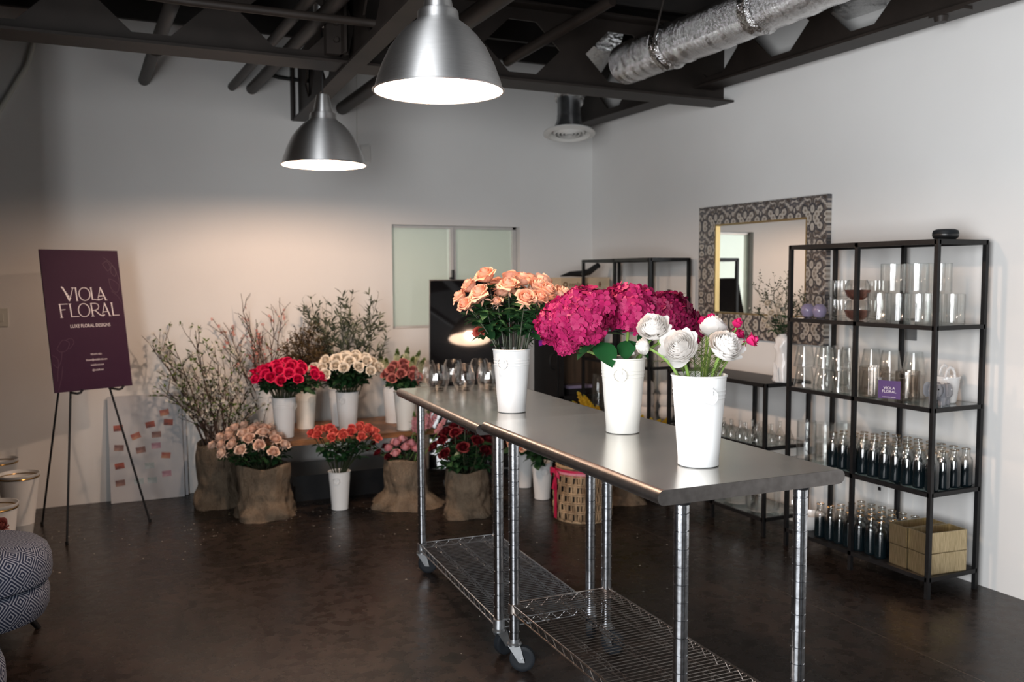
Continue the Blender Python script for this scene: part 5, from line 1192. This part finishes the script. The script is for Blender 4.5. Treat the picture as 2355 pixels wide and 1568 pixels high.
def spike(label, group, root, tip, flm, rnd, rr=.021, n=90, tipgreen=True, nm='snapdragon'):
    root, tip = Vector(root), Vector(tip); t = thing(nm, label, 'flower stem', tuple(root), 0, group); v = tip-root
    MB().tube([v*(i/6)+Vector((0, 0, 0)) for i in range(7)], .0026, 6).build('stem', M['stem_pale'], t)
    fl, gr = MB(), MB()
    for k in range(n):
        f = .62+.36*k/n; a = k*2.4; ta = 1-max(0, (f-.75)/.25)*.75; d = Vector((cos(a), sin(a), .45)); p = v*f+d*rr*.35*ta
        q = align_z(d, rnd.uniform(0, 6)); r_ = rr*.62*ta*rnd.uniform(.7, 1.2)
        tgt = gr if (f > .89 and tipgreen) else fl
        for j in range(3):
            b_ = j*2.09; tgt.add([p+q @ (Vector((cos(b_+o)*x, sin(b_+o)*x, z))*r_) for o, x, z in ((0, .1, 0), (-.7, .8, .5), (0, 1.1, 1.1), (.7, .8, .5))], [(0, 1, 2, 3)])
    for k in range(10):
        a = k*2.4; add_leaf(gr, v*lerp(.3, .66, k/10), Vector((cos(a), sin(a), .6)), .06, .014, 0)
    fl.build('florets', M[flm], t, sharp=None); gr.build('foliage', M['leaf_fresh'], t, sharp=None)
dm = to_px(BM2)[2]
for k, (x, y) in enumerate(((872, 812), (888, 822), (902, 830), (914, 800), (926, 815), (938, 796), (952, 818), (966, 805), (978, 822))):
    a = k*2.4; spike('creamy snapdragon spike behind the dusty roses, %s from the left' % ORD[k], 'creamy snapdragons on the bench', (BM2.x+.03*cos(a), BM2.y+.03*sin(a), ZB+.03), at_d(x, y, dm+.08*sin(k*2)), 'p_greenwhite', rnd, .034, 130)
for k, (x, y) in enumerate(((952, 945), (975, 915), (988, 935), (1003, 905), (1018, 930), (1032, 948))):
    a = k*2.4; spike('pale pink snapdragon spike at the slumped sack, %s from the left' % ORD[k], 'pink snapdragons at the slumped sack', (S3.x+.05*cos(a)+.03, S3.y+.05*sin(a), S3.z-.08), at_d(x, y, to_px(S3)[2]+.05*sin(k*2)), 'p_pink', rnd)
d5 = to_px(S5)[2]
for k, (x, y) in enumerate(((1316, 930), (1328, 908), (1342, 916), (1356, 935), (1372, 940), (1392, 930), (1408, 945), (1425, 950), (1442, 968), (1460, 972), (1478, 962), (1500, 970), (1520, 972), (1538, 968))):
    a = k*2.4; spike('yellow goldenrod stem behind the tables, %s from the left' % (ORD[k] if k < 13 else 'last'), 'goldenrod behind the tables', (S5.x+.05*cos(a), S5.y+.05*sin(a), S5.z-.08), at_d(x, y-9, d5+.08*sin(k*2)), 'p_yellow', rnd, .034, 190, False, 'goldenrod')
# bouquet in the torso vase
for k, (x, y, dz) in enumerate(((1768, 700, 0), (1789, 706, -.01), (1800, 716, .02), (1775, 722, -.02), (1762, 738, 0), (1770, 752, .01), (1793, 735, .03), (1806, 740, 0))):
    p = at_d(x, y, to_px(TORSO)[2]+dz); out_ = Vector((p.x-TORSO.x, p.y-TORSO.y, 0)); root = Vector((TORSO.x, TORSO.y, TORSO.z+.285))
    flower('lisianthus', 'small white lisianthus in the torso vase, %s from the top left' % ORD[k], 'flower', 'lisianthus in the torso vase', 'white', k % 3, p, out_*6+Vector((0, 0, .6))+toward*.6, root, stem='stem', sr=.0016, leaves=3, ll=(.045, .018), lspan=(.1, .7), scale=.52, seed=500+k)
for k, (x, y) in enumerate(((1734, 655), (1752, 668), (1772, 645), (1785, 668), (1800, 625), (1806, 660), (1822, 700), (1842, 672), (1850, 690), (1736, 708))):
    branch('wax_sprig', 'wispy brown waxflower sprig in the torso vase, %s counting from the mirror side' % ORD[k], 'sprig', 'wispy sprigs in the torso vase', Vector((TORSO.x, TORSO.y, TORSO.z+.285)), at_d(x, y, to_px(TORSO)[2]+.05*sin(k*2)), .0016, rnd, 6, 'leaf_olive', 'p_cherry', 95, 10, (.015, .007), .006, tw=(.04, .10), wob=.25, bow=.03, start=.5, tr=.4)

# ================================================================== WICKER BASKET
p = at_z(1345, 1204, 0); db = to_px(p)[2]; rB = 66*db/F; p = p-toward*rB*.9; hB = .36
t = thing('wicker_basket', 'woven wicker basket with a crimson ribbon behind the tables', 'basket', (p.x, p.y, 0))
wv = MB(); ns = 40
def bask_r(z): return rB*(.90+.10*sin(PI*min(1, .25+z/hB*.7)))
for k in range(ns):
    a0 = 2*PI*k/ns
    for s_ in (-1, 1):
        pts_ = []
        for i in range(19):
            z = .012+(hB-.05)*i/18; row = z/((hB-.05)/5); ph = sin(PI*row+(k % 2)*PI)
            a = a0+s_*.028*(1+.6*ph); r_ = bask_r(z)+.006*ph+.003*s_
            pts_.append((r_*cos(a), r_*sin(a), z))
        wv.tube(pts_, .0072, 6)
wv.build('weave', M['wicker'], t, sharp=None)
hp_ = MB()
for j in range(5):
    z = .04+(hB-.07)*j/5+.03
    for dz in (-.006, .006): hp_.torus((0, 0, z+dz), bask_r(z)+.0035, .0062, (0, 0, 1), 60, 6)
hp_.torus((0, 0, .008), bask_r(0), .010, (0, 0, 1), 60, 8).torus((0, 0, hB-.03), bask_r(hB), .011, (0, 0, 1), 60, 8).torus((0, 0, hB-.008), bask_r(hB), .012, (0, 0, 1), 60, 8)
hp_.build('hoops', M['wicker'], t, sharp=None)
MB().lathe([(bask_r(.02)-.014, .012), (bask_r(.2)-.014, .2), (bask_r(hB)-.012, hB-.02)], 40).lathe([(0, .012), (bask_r(.02)-.014, .012)], 40).build('lining', M['black_inside'], t)
rb_ = MB().lathe([(bask_r(hB)+.014, hB-.058), (bask_r(hB)+.015, hB-.02)], 60).build('ribbon', M['ribbon'], t)
MB().lathe([(bask_r(hB)+.0155, hB-.05), (bask_r(hB)+.0165, hB-.036)], 60).build('ribbon_stripe', M['ribbon_pink'], t)
side_ = (-Vector((rgt.x, rgt.y, 0))*.93+toward*.38).normalized(); sd2 = Vector((-side_.y, side_.x, 0)); kq = side_*(bask_r(hB)+.018)+Vector((0, 0, hB-.04))
bw_ = MB()
for s_, L in ((1, .30), (-1, .12)):
    pts_ = [kq, kq+side_*.012+Vector((0, 0, -.04)), kq+side_*.016+sd2*.01*s_+Vector((0, 0, -L*.6)), kq+side_*.022+sd2*.02*s_+Vector((0, 0, -L))]
    for i in range(3): bw_.add([pts_[i]-sd2*.019, pts_[i]+sd2*.019, pts_[i+1]+sd2*.021, pts_[i+1]-sd2*.021], [(0, 1, 2, 3)])
for s_ in (-1, 1): bw_.grid(lambda u, v, s_=s_: tuple(kq+side_*(.01+.022*sin(PI*u))+sd2*s_*.055*sin(PI*u*.5)+Vector((0, 0, (v-.5)*.035-.028*u+.02*sin(PI*u)))), 8, 3)
bw_.build('bow', M['ribbon'], t, sharp=None)
gg = MB(); rnd2 = random.Random(3)
for k in range(46):
    a = rnd2.uniform(0, 6.28); add_leaf(gg, Vector((rB*.45*cos(a), rB*.45*sin(a), hB-.01))-Vector((rgt.x, rgt.y, 0))*.03, (cos(a)*.6-.3*rgt.x, sin(a)*.6-.3*rgt.y, rnd2.uniform(.3, 1)), .07, .045, 0)
t2 = thing('green_foliage', 'fresh green leaves filling the wicker basket', 'foliage', (p.x, p.y, 0)); gg.build('foliage', M['leaf_fresh'], t2, sharp=None)

# ================================================================== EASEL, SIGN, BOARDS
E1, E2, E3 = Vector((-3.791, 2.887, 0)), Vector((-3.311, 3.20, 0)), Vector((-3.939, 3.431, 0))
ya, ta_ = math.radians(25), math.radians(9)
bn = Vector((sin(ya)*cos(ta_), -cos(ya)*cos(ta_), sin(ta_))); bxv = Vector((cos(ya), sin(ya), 0)); bzv = bn.cross(bxv)*-1
if bzv.z < 0: bzv = -bzv
bc = Vector((-3.636, 3.158, 1.322)); BWd, BHt = .482, .866
t = thing('easel', 'thin black metal easel holding the purple sign', 'easel', (-3.66, 3.16, 0))
apex = bc+bzv*.34-bn*.085; o0 = Vector((-3.66, 3.16, 0))
for ft in (E1, E2, E3):
    a_ = MB().tube([ft-o0, apex+(ft-apex)*.02-o0-bn*.012], .0068, 10); a_.tube([ft-o0, ft-o0+Vector((0, 0, .02))], .0095, 10); a_.build('leg', M['black_metal'], t)
for ft in (E1, E2):
    f = (apex.z-(bc-bzv*BHt/2).z)/apex.z; q = apex+(ft-apex)*f; dq = -(q-bc).dot(bn); bh = Vector((bn.x, bn.y, 0)).normalized(); q = q-Vector((0, 0, .014))-o0
    MB().tube([q-bh*.005, q+bh*(dq+.020), q+bh*(dq+.024)+bxv*.018+Vector((0, 0, .004)), q+bh*(dq+.024)+bxv*.03+Vector((0, 0, .02))], .0075, 8).build('support_peg', M['black_metal'], t)
t = thing('sign_board', 'tall aubergine sign board reading VIOLA FLORAL on the easel', 'sign', tuple(bc))
t.rotation_mode = 'QUATERNION'; t.rotation_quaternion = Matrix((bxv, -bn, bzv)).transposed().to_quaternion()
MB().box(-BWd/2, BWd/2, -.004, .006, -BHt/2, BHt/2).build('board', M['board_purple'], t)
def bpt(u, v, y=-.0046): return Vector(((u-.5)*BWd, y, (.5-v)*BHt))
def ribbon(m, pts, w_, y=-.0046, d=.0007):
    pts = [Vector(p) for p in pts]
    for i in range(len(pts)-1):
        a, b = pts[i], pts[i+1]; e = (b-a); e.y = 0
        if e.length < 1e-6: continue
        e.normalize(); nn_ = Vector((-e.z, 0, e.x))*w_/2; ex = e*w_*.25
        q = [a-ex-nn_, b+ex-nn_, b+ex+nn_, a-ex+nn_]; q = [Vector((k.x, y, k.z)) for k in q]; q2 = [k+Vector((0, d, 0)) for k in q]
        m.add(q+q2, [(0, 1, 2, 3), (0, 4, 5, 1), (1, 5, 6, 2), (2, 6, 7, 3), (3, 7, 4, 0)], smooth=False)
def letter(m, ch, u0, u1, v0, v1, wl):
    X = lambda x: lerp(u0, u1, x); Y = lambda y: lerp(v1, v0, y); Pp = lambda *q: [bpt(X(x), Y(y)) for x, y in q]
    st = wl*1.9
    if ch == 'V': ribbon(m, Pp((.1, 1), (.56, 0)), st); ribbon(m, Pp((.56, 0), (.98, 1)), wl); ribbon(m, Pp((.82, 1), (1.08, 1)), wl*.8)
    if ch == 'I': ribbon(m, Pp((.4, 1), (.55, 0)), st); ribbon(m, Pp((.0, 1), (.7, 1)), wl*.8); ribbon(m, Pp((.2, 0), (.95, 0)), wl*.8)
    if ch == 'O':
        for i in range(28):
            a, b = 2*PI*i/28, 2*PI*(i+1)/28; ribbon(m, Pp((.5+.5*cos(a), .5+.5*sin(a)), (.5+.5*cos(b), .5+.5*sin(b))), wl+(st-wl)*.6*abs(cos(a)))
    if ch == 'L': ribbon(m, Pp((.08, 1), (.16, .02)), st); ribbon(m, Pp((.1, .03), (.95, .03)), wl); ribbon(m, Pp((-.05, 1), (.22, 1)), wl*.8)
    if ch == 'l': ribbon(m, Pp((.06, 1), (.14, .05)), st); ribbon(m, Pp((.1, .05), (.5, .08), (.75, .02), (1.1, .0), (1.5, .06), (1.75, .16)), wl); ribbon(m, Pp((-.06, 1), (.2, 1)), wl*.8)
    if ch == 'F': ribbon(m, Pp((.1, 1), (.18, 0)), st); ribbon(m, Pp((0, .98), (1, 1.0)), wl); ribbon(m, Pp((.12, .56), (.68, .58)), wl); ribbon(m, Pp((.05, 0), (.34, 0)), wl*.8)
    if ch == 'R':
        ribbon(m, Pp((.05, 1), (.12, .02)), st); ribbon(m, Pp((.05, 1), (.4, 1), (.62, .93), (.7, .75), (.6, .55), (.35, .47), (.1, .44)), wl); ribbon(m, Pp((.36, .46), (.62, .2), (.82, .05), (1.0, .02), (1.12, .1)), st*.8); ribbon(m, Pp((.0, .02), (.24, .02)), wl*.8)
    if ch == 'A': ribbon(m, Pp((.06, .16), (.42, 1)), wl); ribbon(m, Pp((.40, 1), (.90, .0)), st); ribbon(m, Pp((.12, .32), (.74, .34)), wl); ribbon(m, Pp((.78, .0), (1.04, .0)), wl*.8); ribbon(m, Pp((.0, .08), (.12, .04), (.2, .1)), wl)
lm = MB(); wl = .0036
for ch, u0, u1 in (('V', .225, .365), ('I', .382, .415), ('O', .432, .572), ('l', .586, .672), ('A', .665, .785)): letter(lm, ch, u0, u1, .272, .364, wl)
for ch, u0, u1 in (('F', .165, .272), ('L', .292, .408), ('O', .402, .545), ('R', .562, .715), ('A', .700, .815), ('L', .832, .935)): letter(lm, ch, u0, u1, .386, .480, wl)
for i in range(6):
    q = bpt(.232+.018*i, .272+.012*i*1.3); lm.add([q+Vector((dx, -.0002, dz)) for dx, dz in ((-.010, .004), (-.004, .010), (.003, .002), (-.003, -.003))], [(0, 1, 2, 3)], smooth=False)
lm.build('brand_lettering', M['print_white'], t)
rx_ = (PI/2, 0, 0)
text('LUXE FLORAL DESIGNS', .0300, M['print_white'], t, bpt(.535, .545), rx_, 'lettering', .0003, sx=.80)
for s_, v, z in (('970.473.1422', .752, .0150), ('bloom@violafloral.com', .790, .0165), ('violafloral.com', .827, .0165), ('@violafloral', .864, .0165)): text(s_, z, M['print_white'], t, bpt(.565, v), rx_, 'lettering', .0003, sx=.85)
dm_ = MB()
def vine(pts, w_=.0014):
    q = []
    for i in range(len(pts)-1):
        a, b, c_, d_ = [Vector(bpt(*pts[max(0, min(len(pts)-1, i+j))])) for j in (-1, 0, 1, 2)]
        for k in range(6):
            f = k/6; q.append(.5*((2*b)+(c_-a)*f+(2*a-5*b+4*c_-d_)*f*f+(3*b-a-3*c_+d_)*f**3))
    ribbon(dm_, q+[bpt(*pts[-1])], w_, -.0043, .0003)
for pts_ in ([(.80, .05), (.90, .10), (.97, .19), (.985, .28)], [(.78, .10), (.84, .08), (.88, .12), (.84, .15), (.78, .10)], [(.90, .11), (.95, .14), (.93, .19), (.88, .16), (.90, .11)], [(.84, .21), (.90, .22), (.97, .26), (.93, .31), (.86, .28), (.84, .21)], [(.86, .30), (.94, .34), (.985, .40)], [(.08, .70), (.16, .64), (.24, .66), (.20, .71), (.12, .72), (.08, .70)], [(.20, .64), (.27, .63), (.30, .66), (.24, .70)], [(.05, .92), (.07, .84), (.12, .78), (.14, .72)], [(.05, .98), (.10, .90), (.13, .82)], [(.02, .74), (.08, .77), (.07, .83), (.02, .80)]): vine(pts_)
dm_.build('flower_drawing', M['print_lilac'], t)
# photo board leaning on the back wall, a second plain board behind it
def leaning(label, nm, xl, xr, yb, yt, z1, th=.006):
    w_ = xr-xl; L = math.hypot(yt-yb, z1); t = thing(nm, label, 'poster board', ((xl+xr)/2, yb, .002)); t.rotation_euler = (-math.atan2(yt-yb, z1), 0, 0)
    MB().box(-w_/2, w_/2, 0, th, 0, L).build('board', M['foam'], t); return t, w_, L
leaning('plain white foam board mostly hidden behind the photo board', 'poster_board', -3.47, -3.005, 3.855, 3.897, .74)
t, pw_, pL = leaning('white board of pasted flower photos leaning under the sign', 'photo_board', -3.522, -3.035, 3.815, 3.880, .745)
PC = [[(.42, .09, .05), (.13, .03, .02)], [(.34, .06, .05), (.5, .25, .15)], [(.12, .05, .05), (.35, .2, .16)], [(.28, .35, .36), (.5, .56, .58)], [(.3, .13, .18), (.55, .35, .4)]]
PM = []
for i, (c1, c2) in enumerate(PC): PM.append(vary('photo_print_%d' % i, c1, c2, 22, .5, detail=3))
for u, v, a, k in ((.13, .30, 2, 0), (.13, .485, -5, 2), (.13, .655, 7, 0), (.13, .815, 4, 2), (.36, .385, 20, 1), (.42, .52, 8, 2), (.56, .285, 9, 0), (.64, .385, 1, 2), (.63, .49, 2, 4), (.76, .18, 9, 1), (.81, .275, -6, 0), (.76, .59, -7, 1), (.53, .675, 1, 3), (.56, .815, -1, 3), (.38, .815, 0, 3), (.76, .765, 3, 4)):
    ph = MB().box(-.031, .031, -.0012, 0, -.021, .021).build('photo_print', PM[k], t); ph.location = ((u-.5)*pw_, 0, (1-v)*pL); ph.rotation_euler = (0, -math.radians(a), 0)
# ================================================================== UPHOLSTERED SEATS, TALL WHITE PLANTERS
def pouf(label, c, rz):
    t = thing('ottoman', label, 'ottoman', (c.x, c.y, 0), rz, 'diamond weave ottomans')
    R = .315; a = [(R*.90, .275), (R*.985, .287), (R*1.0, .32), (R*.995, .37), (R*.95, .412), (R*.86, .436), (R*.7, .449), (R*.4, .455), (.0, .457)]
    b_ = [(0, .118), (R*.80, .118), (R*.89, .128), (R*.945, .165), (R*.955, .22), (R*.93, .258), (R*.88, .275)]
    MB().lathe(a, 64, uvs=True).build('cushion', M['weave'], t); MB().lathe(b_, 64, uvs=True).build('seat_base', M['weave'], t)
    for k in range(4):
        an = k*PI/2+.35; MB().tube([(R*.62*cos(an), R*.62*sin(an), .122), (R*.86*cos(an), R*.86*sin(an), 0)], [.021, .012], 12).build('leg', M['black'], t)
pouf('round blue diamond weave ottoman at the edge of the room beside the planters', Vector((-4.135, 1.40, 0)), .1)
c2_ = at_d(-256, 1700, 2.72); pouf('blue diamond weave ottoman barely peeking in at the lower corner', c2_, .5)
for k, (loc, l) in enumerate(((Vector((-4.045, 3.18, 0)), 'tall white planter with gold rim in full view by the easel'), (at_d(2, 1190, 5.95), 'tall white planter with gold rim at the back against the wall'), (at_d(-9, 1290, 4.78), 'tall white planter with gold rim in front, a dried bloom beside it'))):
    t = thing('tall_planter', l, 'planter', (loc.x, loc.y, 0), 0, 'white planters with gold rims'); h = .39
    MB().lathe([(0, 0), (.060, 0), (.063, .004), (.076, .085), (.0775, .088), (.0765, .091), (.112, h-.03), (.113, h-.022)], 48).lathe([(.112, h-.012), (.118, h), (.119, h+.006), (.115, h+.006), (.108, h-.02), (.07, .05), (0, .04)], 48).build('planter_body', M['bucket'], t)
    MB().torus((0, 0, h-.017), .1125, .0052, (0, 0, 1), 48, 8).build('gold_band', M['gold_rim'], t)
p = at_d(4, 1214, 4.50)
flower('dried_rose', 'dried mauve bloom standing by the front planter behind the ottoman', 'flower', 'dried blooms', 'mauve', 1, p, toward+Vector((.2, 0, .8)), Vector((p.x-.05, p.y, .01)), leaves=2, ll=(.04, .025), seed=900)
# fallen petals and blossoms swept across the floor: far too many and small to count
fp_ = MB(); rnd = random.Random(12)
for k in range(150):
    if k < 105: x, y = rnd.uniform(-3.9, -1.9), rnd.gauss(3.0, .32)
    else: x, y = rnd.uniform(-2.4, -.1), rnd.uniform(.3, 2.6)
    r = rnd.uniform(.003, .008); a = rnd.uniform(0, 6.28)
    if y > 3.75: continue
    fp_.add([(x+r*cos(a+q)*(.6 if i % 2 else 1), y+r*sin(a+q), .0015+.002*(i % 2)) for i, q in enumerate((0, 1.57, 3.14, 4.71))], [(0, 1, 2, 3)])
o = fp_.build('fallen_petals', M['p_cherry'], None, sharp=None); o['kind'] = 'stuff'; tag(o, 'tiny white petals scattered over the dark floor before the sacks', 'petals')
